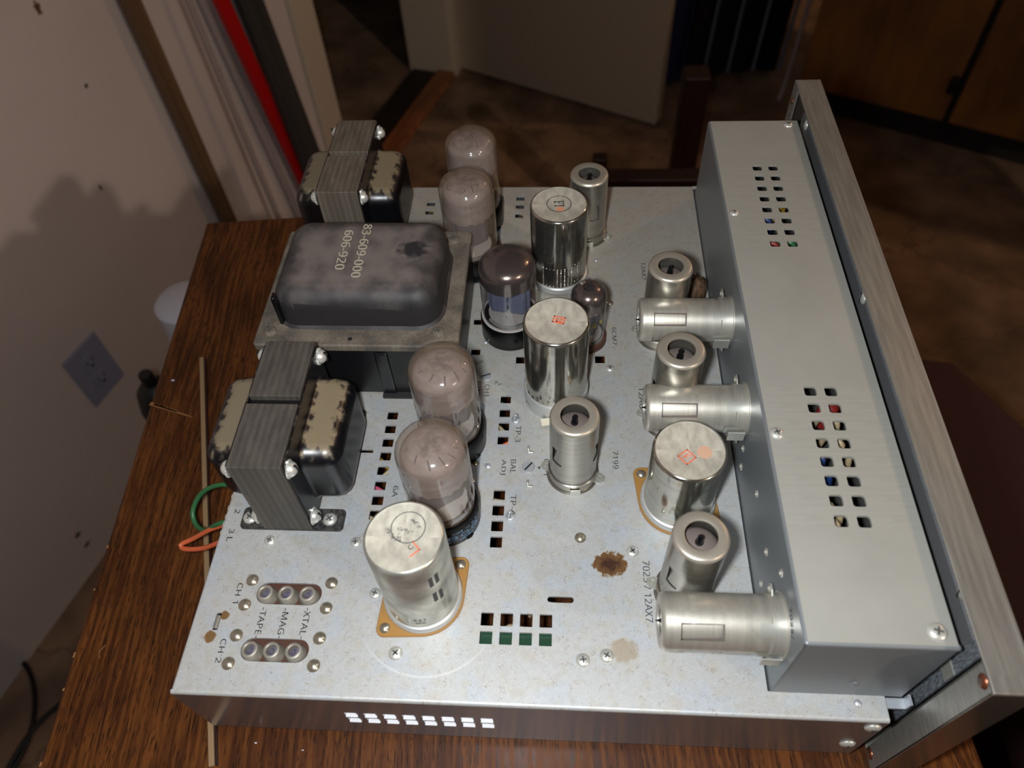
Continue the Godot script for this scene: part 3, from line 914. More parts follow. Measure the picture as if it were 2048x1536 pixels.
	text("12AX7", Vector3(0.2448, 0.0385, -0.0235), Vector3(0, -0.4, 1).normalized(), Vector3(0, 1, 0.4).normalized(), 0.011, 0.0035, M.ink_dark, A, "Droid Serif", "pencilled_number")

# ------------------------------------------------------------------ transformers
func star(r: float, teeth: int, k: float) -> PackedVector2Array:
	var p := PackedVector2Array()
	for i in teeth * 2:
		var a := TAU * i / (teeth * 2)
		p.append(Vector2(cos(a), sin(a)) * (r if i % 2 == 0 else r * k))
	return p

func round_rect(x0: float, z0: float, x1: float, z1: float, r: float) -> PackedVector2Array:
	var p := PackedVector2Array()
	for q in 4:
		var cx := x1 - r if q == 0 or q == 3 else x0 + r
		var cz := z1 - r if q < 2 else z0 + r
		for i in 6:
			var a := PI / 2 * (q + i / 5.0)
			p.append(Vector2(cx + cos(a) * r, cz + sin(a) * r))
	return p

func output_transformer(at: Vector3, label: String, lam: Material) -> void:
	var T := thing("output_transformer", label, "transformer", at, 0.0, "output transformers with striped steel cores")
	for s in [1.0, -1.0]:
		var b := MB.new()
		b.box(Vector3(0, 0.0280, 0.01810 if s > 0 else -0.01870), Vector3(0.0235, 0.0548, 0.0334 if s > 0 else 0.0322), 0.0004, 1)
		b.planar(-0.01175, -0.035, 0.01175, 0.035)
		part("lamination_stack", b, lam, T)
	var c := MB.new()
	c.box(Vector3(0, 0.0265, 0), Vector3(0.0229, 0.0515, 0.006))
	part("core_gap", c, M.core_black, T)
	for s in [1.0, -1.0]:
		var b := MB.new()
		b.xf = Transform3D(Basis(Vector3(0, 0, s), Vector3(s, 0, 0), Vector3(0, 1, 0)), Vector3(s * 0.0118, 0.0228, -0.0030))
		b.rprism(0.0245, 0.0198, 0.0085, [Vector2(-0.0035, 0.0), Vector2(-0.0012, 0.0008), Vector2(0.0, 0.0026), Vector2(0.0002, 0.0105), Vector2(0.0010, 0.0135), Vector2(0.0030, 0.0160), Vector2(0.0056, 0.0173), Vector2(0.0090, 0.0177)].map(func(q): return Vector2(q.x, q.y * (1.0 if s > 0 else 1.18))), 8)
		b.xf = Transform3D()
		b.box(Vector3(s * 0.0122, 0.0275, 0), Vector3(0.0010, 0.0535, 0.0665), 0.0003, 1)
		b.planar(0.0095 if s > 0 else -0.0325, -0.0285, 0.0300 if s > 0 else -0.0095, 0.0225)
		b.up_only()
		part("bell_cover", b, M.bell, T)
	for q in [[1, 0.0490, 0.0310], [1, 0.0490, -0.0310], [-1, 0.0490, 0.0310], [-1, 0.0490, -0.0310], [1, 0.0075, 0.0310], [-1, 0.0075, 0.0310], [1, 0.0075, -0.0310]]:
		var b := MB.new()
		var o := Vector3(q[0] * 0.0127, q[1], q[2])
		b.xf = Transform3D(aim(Vector3(q[0], 0, 0)), o)
		b.prism(star(0.0042, 18, 0.84), 0, 0.0007)
		var w := part("lock_washer", b, M.screw, T)
		b = MB.new()
		b.lathe([Vector2(0, 0.0032), Vector2(0.0014, 0.0030), Vector2(0.0026, 0.0022), Vector2(0.0034, 0.0010), Vector2(0.0035, 0)], 20)
		var hd := part("bolt_head", b, M.screw, T, Transform3D(aim(Vector3(q[0], 0, 0)), o + Vector3(q[0] * 0.0007, 0, 0)))
		b = MB.new()
		b.box(Vector3(0, 0.0027, 0), Vector3(0.0060, 0.0011, 0.0008))
		part("slot", b, M.slot, hd)
	for s in [1.0, -1.0]:
		var b := MB.new()
		b.prism(round_rect(-0.0237, 0.0236 if s > 0 else -0.0350, 0.0258, 0.0350 if s > 0 else -0.0236, 0.0022), 0, 0.0011, 0.0002)
		b.planar(-0.024, -0.035, 0.026, 0.035)
		var ft := part("mounting_foot", b, M.foot, T)
		screw(ft, Vector3(-0.0197, 0.0011, s * 0.0292), 0.0034, 0.5)
		screw(ft, Vector3(0.0188, 0.0011, s * 0.0292), 0.0034, 0.2)

func power_transformer() -> void:
	var T := thing("power_transformer", "big dusty black power transformer numbered 83-609-000, largest thing on the chassis", "transformer", P(0.0575, 0, -0.1985))
	var b := MB.new()
	b.box(Vector3(0, 0.0182, 0), Vector3(0.1000, 0.0360, 0.0835), 0.001)
	part("core", b, M.core_black, T)
	for q in [[-0.030, 0.0418], [0.012, 0.0418], [0.040, 0.0418]]:
		b = MB.new()
		b.box(Vector3(q[0], 0.017, q[1]), Vector3(0.007, 0.033, 0.002), 0.0009)
		part("core_strap", b, M.enamel, T)
	b = MB.new()
	b.prism(round_rect(-0.0515, -0.0425, 0.0515, 0.0425, 0.0025), 0.0355, 0.0395, 0.0008)
	b.planar(-0.052, -0.043, 0.052, 0.043)
	part("flange_plate", b, M.flange, T)
	b = MB.new()
	b.xf = shift(0, 0.0395, 0)
	b.rprism(0.0420, 0.0305, 0.0125, [Vector2(-0.0015, 0), Vector2(0, 0.0012), Vector2(0.0006, 0.0115), Vector2(0.0014, 0.0155), Vector2(0.0034, 0.0188), Vector2(0.0062, 0.0207), Vector2(0.0095, 0.0213)], 8)
	b.planar(-0.044, -0.033, 0.044, 0.033)
	b.up_only(0.25)
	var cv := part("cover", b, M.cover, T)
	text("83-609-000", Vector3(0.0006, 0.0608, -0.0030), Vector3(0, 0, 1), Vector3(1, 0, 0), 0.0393, 0.0047, M.pale_print, cv, "Droid Sans", "lettering", 0.0002)
	text("606-920", Vector3(-0.0085, 0.0608, -0.0034), Vector3(0, 0, 1), Vector3(1, 0, 0), 0.0291, 0.0047, M.pale_print, cv, "Droid Sans", "lettering", 0.0002)
	b = MB.new()
	b.box(Vector3(-0.0385, 0.050, 0.0278), Vector3(0.0022, 0.019, 0.0050), 0.0010)
	part("cover_seam", b, M.enamel, cv)
	for q in [[-0.0443, 0.0337], [0.0410, 0.0330], [0.0421, -0.0347], [-0.0443, -0.0347]]:
		screw(T, Vector3(q[0], 0.0395, q[1]), 0.0034, q[0] * 40, Vector3.UP, M.flange)
	b = MB.new()
	b.lathe([Vector2(0, 0.0001), Vector2(0.0012, 0.0001)], 14)
	part("vent_hole", b, M.slot, T, shift(-0.0026, 0.0395, 0.0382))
	b = MB.new()
	b.prism(round_rect(0.008, 0.040, 0.030, 0.0455, 0.001), 0, 0.001)
	part("mounting_foot", b, M.foot, T)

# ------------------------------------------------------------------ valves, shields and capacitors
func dome(r: float, h: float, k: float, sq := 0.8, n := 10) -> Array:
	var p := []
	for i in n + 1:
		var t := PI / 2 * i / n
		p.append(Vector2(r * pow(sin(t), sq), h + k * pow(maxf(cos(t), 0.0), 0.9)))
	return p

func power_valve(at: Vector3, label: String, sd: int, turn: float, printed: bool) -> void:
	var T := thing("power_valve", label, "vacuum tube", at, 0.0, "frosted power tubes on black bases")
	var r := 0.0153
	var b := MB.new()
	b.lathe([Vector2(r * 0.9, 0.0165), Vector2(r + 0.0006, 0.0165), Vector2(r + 0.0012, 0.0155), Vector2(r + 0.0012, 0.0008), Vector2(r + 0.0004, 0.0)], 40)
	var base := part("base", b, M.bakelite, T)
	b = MB.new()
	b.lathe(dome(r, 0.0575, 0.0088) + [Vector2(r, 0.022), Vector2(r * 0.985, 0.0166)], 44)
	part("glass_bulb", b, M.glass, T)
	b = MB.new()
	b.xf = Transform3D(Basis(Vector3.UP, turn), Vector3.ZERO)
	b.lathe(dome(r - 0.0017, 0.0550, 0.0085) + [Vector2(r - 0.0012, 0.0500), Vector2(r - 0.0008, 0.0435)], 57, 0.0013, sd)
	part("getter_coating", b, M.coat, T)
	b = MB.new()
	b.box(Vector3(0, 0.0300, 0), Vector3(0.0200, 0.0250, 0.0105), 0.0035, 3)
	b.box(Vector3(0, 0.0300, 0), Vector3(0.0235, 0.0250, 0.0012), 0.0004, 1)
	b.xf = Transform3D(Basis(Vector3.UP, turn), Vector3.ZERO)
	part("anode", b, M.plate_grey, T, Transform3D(Basis(Vector3.UP, 0.6), Vector3.ZERO))
	b = MB.new()
	for y in [0.0172, 0.0432]:
		b.xf = shift(0, y, 0)
		b.lathe([Vector2(0, 0.0004), Vector2(0.0118, 0.0004), Vector2(0.0118, 0)], 20)
	part("mica_spacer", b, M.mica, T)
	# finger marks drawn in the dust on the dome
	b = MB.new()
	var rng := RandomNumberGenerator.new()
	rng.seed = sd
	var on := func(x: float, z: float) -> Vector3:
		var q := minf(Vector2(x, z).length() / r, 0.985)
		var t := asin(pow(q, 1.25))
		return Vector3(x, 0.0575 + 0.0088 * pow(cos(t), 0.9) + 0.0001, z)
	var marks := []
	if sd > 2:
		for q in [[-0.0070, 0.0072, 1.6, 0.55, 6, 0.0022], [-0.0012, 0.0098, 0.1, 0.45, 5, 0.0024]]:
			var p1 := []
			for k in q[4]:
				p1.append(on.call(q[0] + q[5] * cos(q[2] + k * q[3]), q[1] + q[5] * sin(q[2] + k * q[3])))
			marks.append(p1)
		marks.append([on.call(0.0042, 0.0074), on.call(0.0048, 0.0092), on.call(0.0054, 0.0110)])
		if sd == 3:
			marks.append([on.call(0.0044, 0.0074), on.call(0.0062, 0.0064), on.call(0.0082, 0.0056)])
			marks.append([on.call(0.0072, 0.0062), on.call(0.0078, 0.0074)])
	else:
		for q in [[-0.3, 0.55, 0.75], [0.25, 0.62, 0.86], [0.75, 0.60, 0.88], [1.15, 0.66, 0.86], [-0.95, 0.6, 0.72], [1.5, 0.7, 0.8]]:
			var a: float = PI / 2 - q[0] + (0.2 if sd == 1 else -0.1)
			var p1 := []
			for k in 4:
				var rr: float = lerpf(q[1], q[2], k / 3.0) * r
				p1.append(on.call(cos(a + 0.05 * k * (sd - 1.5)) * rr, sin(a + 0.05 * k * (sd - 1.5)) * rr))
			marks.append(p1)
	for p1 in marks:
		b.tube(p1, 0.00016, 6)
	part("finger_marks", b, M.mark, T)
	if printed:
		curved("MADE IN U.S.", r + 0.0012, 0.0122, 0.75, 0.0011, 0.0013, M.blue_ink, base)
		curved("BOG", r + 0.0012, 0.0086, 0.86, 0.0030, 0.0060, M.blue_ink, base)
		curved("BY GENERA", r + 0.0012, 0.0052, 0.92, 0.0013, 0.0017, M.blue_ink, base)

func curved(s: String, r: float, y: float, mid: float, cap: float, adv: float, m: Material, parent: Node) -> void:
	for i in s.length():
		if s[i] == " ":
			continue
		var a := mid + (s.length() / 2.0 - 0.5 - i) * adv / r
		var nn := Vector3(cos(a), 0, sin(a))
		var wide := adv * (0.25 if s[i] in "I." else 0.78)
		var hh := cap * (0.2 if s[i] == "." else 1.0)
		text(s[i], nn * r + Vector3(0, y - (cap - hh) / 2, 0), Vector3(sin(a), 0, -cos(a)), Vector3.UP, wide, hh, m, parent, "Droid Sans", "lettering", 0.0001)

func rectifier_valve() -> void:
	var T := thing("rectifier_valve", "clear glass tube with mirrored brown top and blue-grey plates, beside the big transformer", "vacuum tube", P(0.1312, 0, -0.2026))
	var r := 0.0150
	var b := MB.new()
	b.lathe([Vector2(r * 0.9, 0.0145), Vector2(r + 0.0008, 0.0145), Vector2(r + 0.0012, 0.0135), Vector2(r + 0.0012, 0.0008), Vector2(r + 0.0004, 0)], 40)
	part("base", b, M.bakelite, T)
	b = MB.new()
	b.lathe([Vector2(r - 0.001, 0.0155), Vector2(r + 0.0004, 0.0155), Vector2(r + 0.0006, 0.0148), Vector2(r + 0.0004, 0.0145)], 40)
	part("cement_ring", b, M.mica, T)
	b = MB.new()
	b.lathe(dome(r, 0.0480, 0.0085) + [Vector2(r, 0.020), Vector2(r * 0.985, 0.0146)], 44)
	part("glass_bulb", b, M.glass_dark, T)
	b = MB.new()
	b.lathe(dome(r - 0.0005, 0.0478, 0.0082) + [Vector2(r - 0.0005, 0.0445), Vector2(r - 0.0005, 0.0415)], 40, 0.0006, 4)
	part("getter_mirror", b, M.getter, T)
	b = MB.new()
	for s in [-1, 1]:
		b.box(Vector3(s * 0.0052, 0.0275, 0), Vector3(0.0094, 0.0205, 0.0085), 0.002, 3)
	b.box(Vector3(0, 0.0275, 0), Vector3(0.0230, 0.0180, 0.0010))
	part("anode", b, M.plate_blue, T, Transform3D(Basis(Vector3.UP, -0.15), Vector3.ZERO))
	b = MB.new()
	for y in [0.0160, 0.0385]:
		b.xf = shift(0, y, 0)
		b.lathe([Vector2(0, 0.0004), Vector2(0.0116, 0.0004), Vector2(0.0116, 0)], 20)
	part("mica_spacer", b, M.mica, T)
	b = MB.new()
	b.prism(PackedVector2Array([Vector2(-0.001, -0.0064), Vector2(0.0022, -0.0075), Vector2(0.0042, -0.0066), Vector2(0.0040, -0.0042), Vector2(0.0018, -0.0046), Vector2(0.0002, -0.0056)]), 0.0545, 0.0551)
	part("soot_spot", b, M.soot, T)

func miniature_valve() -> void:
	var T := thing("miniature_valve", "small bare miniature tube with glass nipple and yellow print between the silver cans", "vacuum tube", P(0.1735, 0, -0.1965))
	var r := 0.0095
	var b := MB.new()
	b.lathe([Vector2(r, 0.0045), Vector2(r + 0.0012, 0.0042), Vector2(r + 0.0014, 0)], 32)
	part("socket", b, M.brown_board, T)
	b = MB.new()
	b.lathe([Vector2(0, 0.0470), Vector2(0.0009, 0.0467), Vector2(0.0012, 0.0455), Vector2(0.0011, 0.0418)] + dome(r, 0.0335, 0.0078).slice(2) + [Vector2(r, 0.004)], 36)
	part("glass_bulb", b, M.glass_dark, T)
	b = MB.new()
	b.lathe(dome(r - 0.0004, 0.0333, 0.0075, 0.9).slice(2) + [Vector2(r - 0.0004, 0.0280)], 27, 0.0014, 9)
	part("getter_mirror", b, M.getter, T)
	b = MB.new()
	b.box(Vector3(0, 0.0165, 0), Vector3(0.0105, 0.0190, 0.0075), 0.002, 2)
	part("anode", b, M.plate_grey, T, Transform3D(Basis(Vector3.UP, 0.5), Vector3.ZERO))
	b = MB.new()
	for y in [0.006, 0.0265]:
		b.xf = shift(0, y, 0)
		b.lathe([Vector2(0, 0.0003), Vector2(0.0082, 0.0003), Vector2(0.0082, 0)], 18)
	part("mica_spacer", b, M.mica, T)
	b = MB.new()
	var ring := []
	for i in 17:
		var t := TAU * i / 16
		var a := 1.25 - cos(t) * 0.0014 / r
		ring.append(Vector3(cos(a) * (r + 0.0001), 0.0205 + sin(t) * 0.0014, sin(a) * (r + 0.0001)))
	b.tube(ring, 0.00018, 5, -1, false)
	part("printed_ring", b, M.yellow_ink, T)
	curved("R", r + 0.0001, 0.0205, 1.25, 0.0014, 0.0012, M.yellow_ink, T)
	curved("R", r + 0.0001, 0.0214, 0.78, 0.0024, 0.0022, M.yellow_ink, T)

# metal tube shield; local y runs from its base to its open top
func shield(at: Vector3, basis: Basis, h: float, label: String, group: String, wins: Array, lying: bool) -> void:
	var T := thing("shielded_tube", label, "tube shield", at, 0.0, group)
	T.basis = basis
	var r := 0.0111
	var b := MB.new()
	var w := []
	for a in wins:
		w.append([a - 0.28, a + 0.28, h * 0.50, h * 0.85] if lying else [a - 0.30, a + 0.30, h * 0.42, h * 0.66])
	b.canwall(r, 0.0035, h - 0.0016, 0.0004, w, 60)
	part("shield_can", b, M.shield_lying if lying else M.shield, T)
	b = MB.new()
	b.lathe([Vector2(0.0064, h - 0.0010), Vector2(0.0064, h - 0.0001), Vector2(0.0067, h), Vector2(0.0098, h), Vector2(0.0107, h - 0.0005), Vector2(r, h - 0.0016)], 44)
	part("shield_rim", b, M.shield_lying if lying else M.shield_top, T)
	for a in wins:
		b = MB.new()
		var y0: float = w[0][2] + 0.0006
		var y1: float = w[0][3] - 0.0004
		for j in 6:
			var t0: float = a - 0.25 + 0.5 * j / 6.0
			var t1: float = a - 0.25 + 0.5 * (j + 1) / 6.0
			var c0 := Vector3(cos(t0), 0, sin(t0))
			var c1 := Vector3(cos(t1), 0, sin(t1))
			var ra := r - 0.0003
			var rb := r - 0.0016
			var lo: float = y0 if lying else y1
			var hi: float = y1 if lying else y0
			# the flap bends inwards towards its loose end
			b.squad(c0 * rb + Vector3(0, lo, 0), c1 * rb + Vector3(0, lo, 0), c1 * ra + Vector3(0, hi, 0), c0 * ra + Vector3(0, hi, 0), c0, c1, c1, c0)
		part("spring_flap", b, M.shield_lying if lying else M.shield, T)
	b = MB.new()
	b.lathe([Vector2(0, h - 0.0002 + (0.002 if lying else 0.0)), Vector2(0.0007, h - 0.0004), Vector2(0.0012, h - 0.0016), Vector2(0.0010, h - 0.0030), Vector2(0.0016, h - 0.0044), Vector2(0.0014, h - 0.0056), Vector2(0.0020, h - 0.0062)], 20)
	part("glass_tip", b, M.tip, T)
	b = MB.new()
	b.lathe([Vector2(0, h - 0.0056), Vector2(0.0022, h - 0.0060), Vector2(0.0060, h - 0.0066), Vector2(0.0085, h - 0.0090), Vector2(0.0092, h - 0.0130), Vector2(0.0092, 0.006)], 36)
	part("tube_glass", b, M.tube_end, T)
	b = MB.new()
	b.lathe([Vector2(r + 0.0001, 0.0062), Vector2(r + 0.0007, 0.0058), Vector2(r + 0.0007, 0.0006), Vector2(r + 0.0016, 0.0004), Vector2(r + 0.0016, 0)], 44)
	part("socket_collar", b, M.shield_lying if lying else M.shield, T)
	# saddle with two eyelet ears
	var da := 2.20 if lying else 0.25
	b = MB.new()
	for s in [0.0, PI]:
		var d := Vector2(cos(da + s), sin(da + s))
		var e := Vector2(-d.y, d.x)
		b.prism(PackedVector2Array([d * 0.0100 + e * 0.0032, d * 0.0138 + e * 0.0026, d * 0.0158 + e * 0.0012, d * 0.0158 - e * 0.0012, d * 0.0138 - e * 0.0026, d * 0.0100 - e * 0.0032]), 0.0004 if not lying else 0.0036, 0.0010 if not lying else 0.0042)
	var sd := part("saddle", b, M.tab, T)
	for s in [0.0, PI]:
		eyelet(sd, Vector3(cos(da + s) * 0.0136, 0.0010 if not lying else 0.0042, sin(da + s) * 0.0136), 0.0015)
	if lying:
		b = MB.new()
		for q in [[0.55, 0.20], [1.62, 0.20]]:
			for j in 4:
				var t0: float = q[0] - q[1] + 2 * q[1] * j / 4.0
				var t1: float = q[0] - q[1] + 2 * q[1] * (j + 1) / 4.0
				var c0 := Vector3(cos(t0), 0, sin(t0))
				var c1 := Vector3(cos(t1), 0, sin(t1))
				var rr := r + 0.0009
				b.squad(c0 * rr + Vector3(0, 0.0035, 0), c1 * rr + Vector3(0, 0.0035, 0), c1 * rr + Vector3(0, 0.0105, 0), c0 * rr + Vector3(0, 0.0105, 0), c0, c1, c1, c0)
		b.box(Vector3(-0.0030, 0.0050, 0.0134), Vector3(0.0062, 0.0080, 0.0008), 0.0003, 1)
		part("clip", b, M.tab, T)
	else:
		b = MB.new()
		b.xf = Transform3D(Basis(Vector3.UP, 0.1), Vector3.ZERO)
		b.box(Vector3(0, 0.0020, r + 0.0013), Vector3(0.0052, 0.0040, 0.0008), 0.0003, 1)
		b.xf = Transform3D(Basis(Vector3.UP, PI), Vector3.ZERO)
		b.box(Vector3(0, 0.0020, r + 0.0013), Vector3(0.0052, 0.0040, 0.0008), 0.0003, 1)
		part("clip", b, M.tab, T)

func ear_plate(r: float, e: float, er: float) -> PackedVector2Array:
	var pts := PackedVector2Array()
	for i in 40:
		pts.append(Vector2.from_angle(TAU * i / 40) * r)
	for s in [1, -1]:
		for i in 16:
			pts.append(Vector2(s * e, 0) + Vector2.from_angle(TAU * i / 16) * er)
	var h := Geometry2D.convex_hull(pts)
	h.remove_at(h.size() - 1)
	return h

func can(at: Vector3, r: float, h: float, label: String, ears: float, collar: bool) -> Node3D:
	var T := thing("can_capacitor", label, "capacitor", at)
	var body: Material = M.can_scuffed if ears > 0.5 else M.can
	var b := MB.new()
	b.lathe([Vector2(r - 0.0012, h), Vector2(r - 0.0004, h - 0.0004), Vector2(r, h - 0.0013), Vector2(r, 0.0035), Vector2(r + 0.0004, 0.0025)], 56)
	part("can", b, body, T)
	b = MB.new()
	b.lathe([Vector2(0, h - 0.0003), Vector2(r - 0.0022, h - 0.0003), Vector2(r - 0.0012, h)], 56)
	part("top", b, M.can_top, T)
	b = MB.new()
	if collar:
		b.canwall(r + 0.0009, 0.0, 0.0100, 0.0008, [[1.35, 1.75, 0.001, 0.0035], [2.5, 2.75, 0.001, 0.0045]], 60)
		b.lathe([Vector2(r - 0.0002, 0.0105), Vector2(r + 0.0005, 0.0105), Vector2(r + 0.0009, 0.0100)], 60)
	else:
		b.lathe([Vector2(r - 0.0002, 0.0050), Vector2(r + 0.0008, 0.0047), Vector2(r + 0.0014, 0.0040), Vector2(r + 0.0014, 0.0014), Vector2(r + 0.0010, 0.0011)], 56)
	part("base_ring", b, M.can_rim, T)
	if ears > -10:
		b = MB.new()
		b.prism(ear_plate(r + 0.0022, 0.0215, 0.0036), 0, 0.0012, 0.0003)
		var pl := part("mounting_plate", b, M.phenolic, T, Transform3D(Basis(Vector3.UP, ears), Vector3.ZERO))
		for s in [1, -1]:
			rivet(pl, Vector3(s * 0.0213, 0.0012, 0), 0.0024, Vector3.UP, M.rivet)
	return T

func stamp_ring(r: float, y: float, w: float, called: String, m: Material, T: Node, x := 0.0, z := 0.0) -> void:
	var b := MB.new()
	b.lathe([Vector2(r - w, 0.0001), Vector2(r + w, 0.0001), Vector2(r + w, 0)], 40)
	part(called, b, m, T, shift(x, y, z))

func stamp_frame(x: float, z: float, y: float, hx: float, hz: float, w: float, turn: float, m: Material, T: Node, gap := false) -> void:
	var b := MB.new()
	b.xf = Transform3D(Basis(Vector3.UP, turn), Vector3(x, y, z))
	for s in [1, -1]:
		if gap and s < 0:
			continue
		b.box(Vector3(0, 0.00005, s * hz), Vector3(hx * 2 + w, 0.0001, w))
		b.box(Vector3(s * hx, 0.00005, 0), Vector3(w, 0.0001, hz * 2 + w))
	part("ink_stamp", b, m, T)

func build_cans() -> void:
	var Z := Vector3(0, 0, 1)
	var X := Vector3(1, 0, 0)
	var y := 0.0579
	var T := can(P(0.1008, 0, -0.0449), 0.0158, 0.0582, "scuffed silver can capacitor on tan plate nearest the viewer, with black ring print", PI / 4, false)
	stamp_ring(0.0066, y, 0.00018, "printed_ring", M.ink, T, 0.0012, -0.0040)
	var rng := RandomNumberGenerator.new()
	rng.seed = 5
	var b := MB.new()
	for q in [[0.0036, -0.0062, 0.0032, 26, 0.72], [0.0000, -0.0026, 0.0030, 22, 0.3], [-0.0050, -0.0010, 0.0034, 34, 0.9], [-0.0016, 0.0012, 0.0022, 14, 1.2]]:
		for k in int(q[3]):
			var t := rng.randf_range(-1, 1)
			var o: Vector2 = Vector2(cos(q[4]), sin(q[4])) * t * q[2] + Vector2(rng.randf_range(-1, 1), rng.randf_range(-1, 1)) * 0.0007
			b.xf = Transform3D(Basis(Vector3.UP, rng.randf_range(0, 3)), Vector3(q[0] + o.x, y + 0.00003, q[1] + o.y))
			b.box(Vector3.ZERO, Vector3(rng.randf_range(0.0004, 0.0012), 0.00006, 0.00016))
	part("worn_print", b, M.ink, T).set_meta("kind", "stuff")
	text("C", Vector3(0.0032, y, 0.0042), Vector3(0.66, 0, -0.75), Vector3(-0.75, 0, -0.66), 0.0018, 0.0020, M.ink_dark, T)
	stamp_frame(0.0036, 0.0050, y, 0.0022, 0.0022, 0.0005, 0.75, M.orange_ink, T, true)
	curved("537", 0.0158, 0.0130, 1.45, 0.0018, 0.0019, M.ink, T)
	curved("MFD", 0.0158, 0.0100, 1.45, 0.0014, 0.0015, M.ink, T)
	b = MB.new()
	for q in [[0.90, 0.040], [0.72, 0.040], [0.90, 0.026], [0.72, 0.025]]:
		for j in 2:
			var a: float = q[0] - 0.05 + 0.05 * j
			var c := Vector3(cos(a), 0, sin(a)) * 0.01585 + Vector3(0, q[1], 0)
			var d := Vector3(-sin(a), 0, cos(a)) * 0.0005
			b.quad(c - d, c + d, c + d + Vector3(0, 0.008, 0), c - d + Vector3(0, 0.008, 0), Vector3(cos(a), 0, sin(a)))
	part("dark_smears", b, M.ink, T)
	T = can(P(0.1572, 0, -0.1571), 0.0157, 0.0578, "tall polished silver can capacitor in grey collar, square orange stamp on its top", -20, true)
	y = 0.0575
	stamp_frame(0.0012, -0.0006, y, 0.0026, 0.0019, 0.0006, -0.25, M.orange_ink, T)
	b = MB.new()
	for q in [[0.0002, -0.0010, 0.0016, 0.0009], [0.0022, -0.0012, 0.0012, 0.0010], [0.0010, 0.0002, 0.0022, 0.0008], [0.0001, 0.0004, 0.0008, 0.0012], [0.0024, 0.0004, 0.0008, 0.0010]]:
		b.box(Vector3(q[0], y + 0.00004, q[1]), Vector3(q[2], 0.00008, q[3]))
	part("ink_blot", b, M.orange_ink, T, Transform3D(Basis(Vector3.UP, -0.2), Vector3.ZERO))
	b = MB.new()
	b.box(Vector3(-0.0085, 0.0016, 0.0172), Vector3(0.0052, 0.0010, 0.0044), 0.0003, 1)
	part("paper_tab", b, M.cream, T, Transform3D(Basis(Vector3.UP, 0.2), Vector3.ZERO))
	T = can(P(0.1574, 0, -0.2469), 0.0159, 0.0532, "shiny silver can capacitor with FI inside a circle and rows of embossed dots", -20, false)
	y = 0.0529
	stamp_ring(0.0066, y, 0.00022, "printed_ring", M.ink, T, 0.0, -0.0005)
	text("FI", Vector3(0, y, -0.0005), Vector3(0.1, 0, 1), Vector3(1, 0, -0.1), 0.0052, 0.0052, M.ink_dark, T, "Droid Serif", "printed_letters")
	b = MB.new()
	b.lathe([Vector2(0, 0.0001), Vector2(0.0022, 0.00008)], 16)
	part("orange_smudge", b, mat(Color(0.74, 0.50, 0.38), 0.7), T, shift(0.0006, y - 0.00006, 0.0040))
	b = MB.new()
	var bump := [Vector2(0, 0.0004), Vector2(0.0003, 0.0003), Vector2(0.00045, 0)]
	for i in 12:
		for j in 11:
			var keep: bool = [1, 0, 0, 0, 1, 1, 1, 1, 1, 0, 1, 1][i] == 1 or j in [0, 10] or (j == 5 and i > 3)
			if not keep:
				continue
			var a := 2.15 - i * 0.135
			b.xf = Transform3D(aim(Vector3(cos(a), 0, sin(a))), Vector3(cos(a) * 0.0159, 0.0060 + j * 0.0013 + (0.0015 if i > 8 else 0.0), sin(a) * 0.0159))
			b.lathe(bump, 7)
	var dots := part("embossed_dots", b, M.can, T)
	dots.set_meta("kind", "stuff")
	T = can(P(0.2150, 0, -0.0953), 0.0159, 0.0448, "short silver can capacitor on tan plate beside the raised box, orange F stamp", -0.72, false)
	y = 0.0445
	stamp_frame(-0.0016, 0.0035, y, 0.0026, 0.0026, 0.0005, 0.7, M.orange_ink, T)
	text("F", Vector3(-0.0016, y, 0.0035), Vector3(0.76, 0, 0.64), Vector3(0.64, 0, -0.76), 0.0022, 0.0028, M.orange_ink, T)
	b = MB.new()
	b.lathe([Vector2(0, 0.00006), Vector2(0.0032, 0.00004)], 20)
	part("orange_smudge", b, mat(Color(0.70, 0.56, 0.46), 0.7), T, shift(0.0060, y - 0.00002, 0.0010))

# ------------------------------------------------------------------ table and what lies on it
const TC := Vector2(-0.1181, -0.3660)        # far left corner of the table top, amplifier x / z
const TU := Vector2(0.9956, -0.0938)         # along its far edge
const TV := Vector2(0.0938, 0.9956)          # along its left edge, towards the viewer

func tpt(a: float, b: float, y: float) -> Vector3:
	var q := TC + TU * a + TV * b
	return P(q.x, y, q.y)

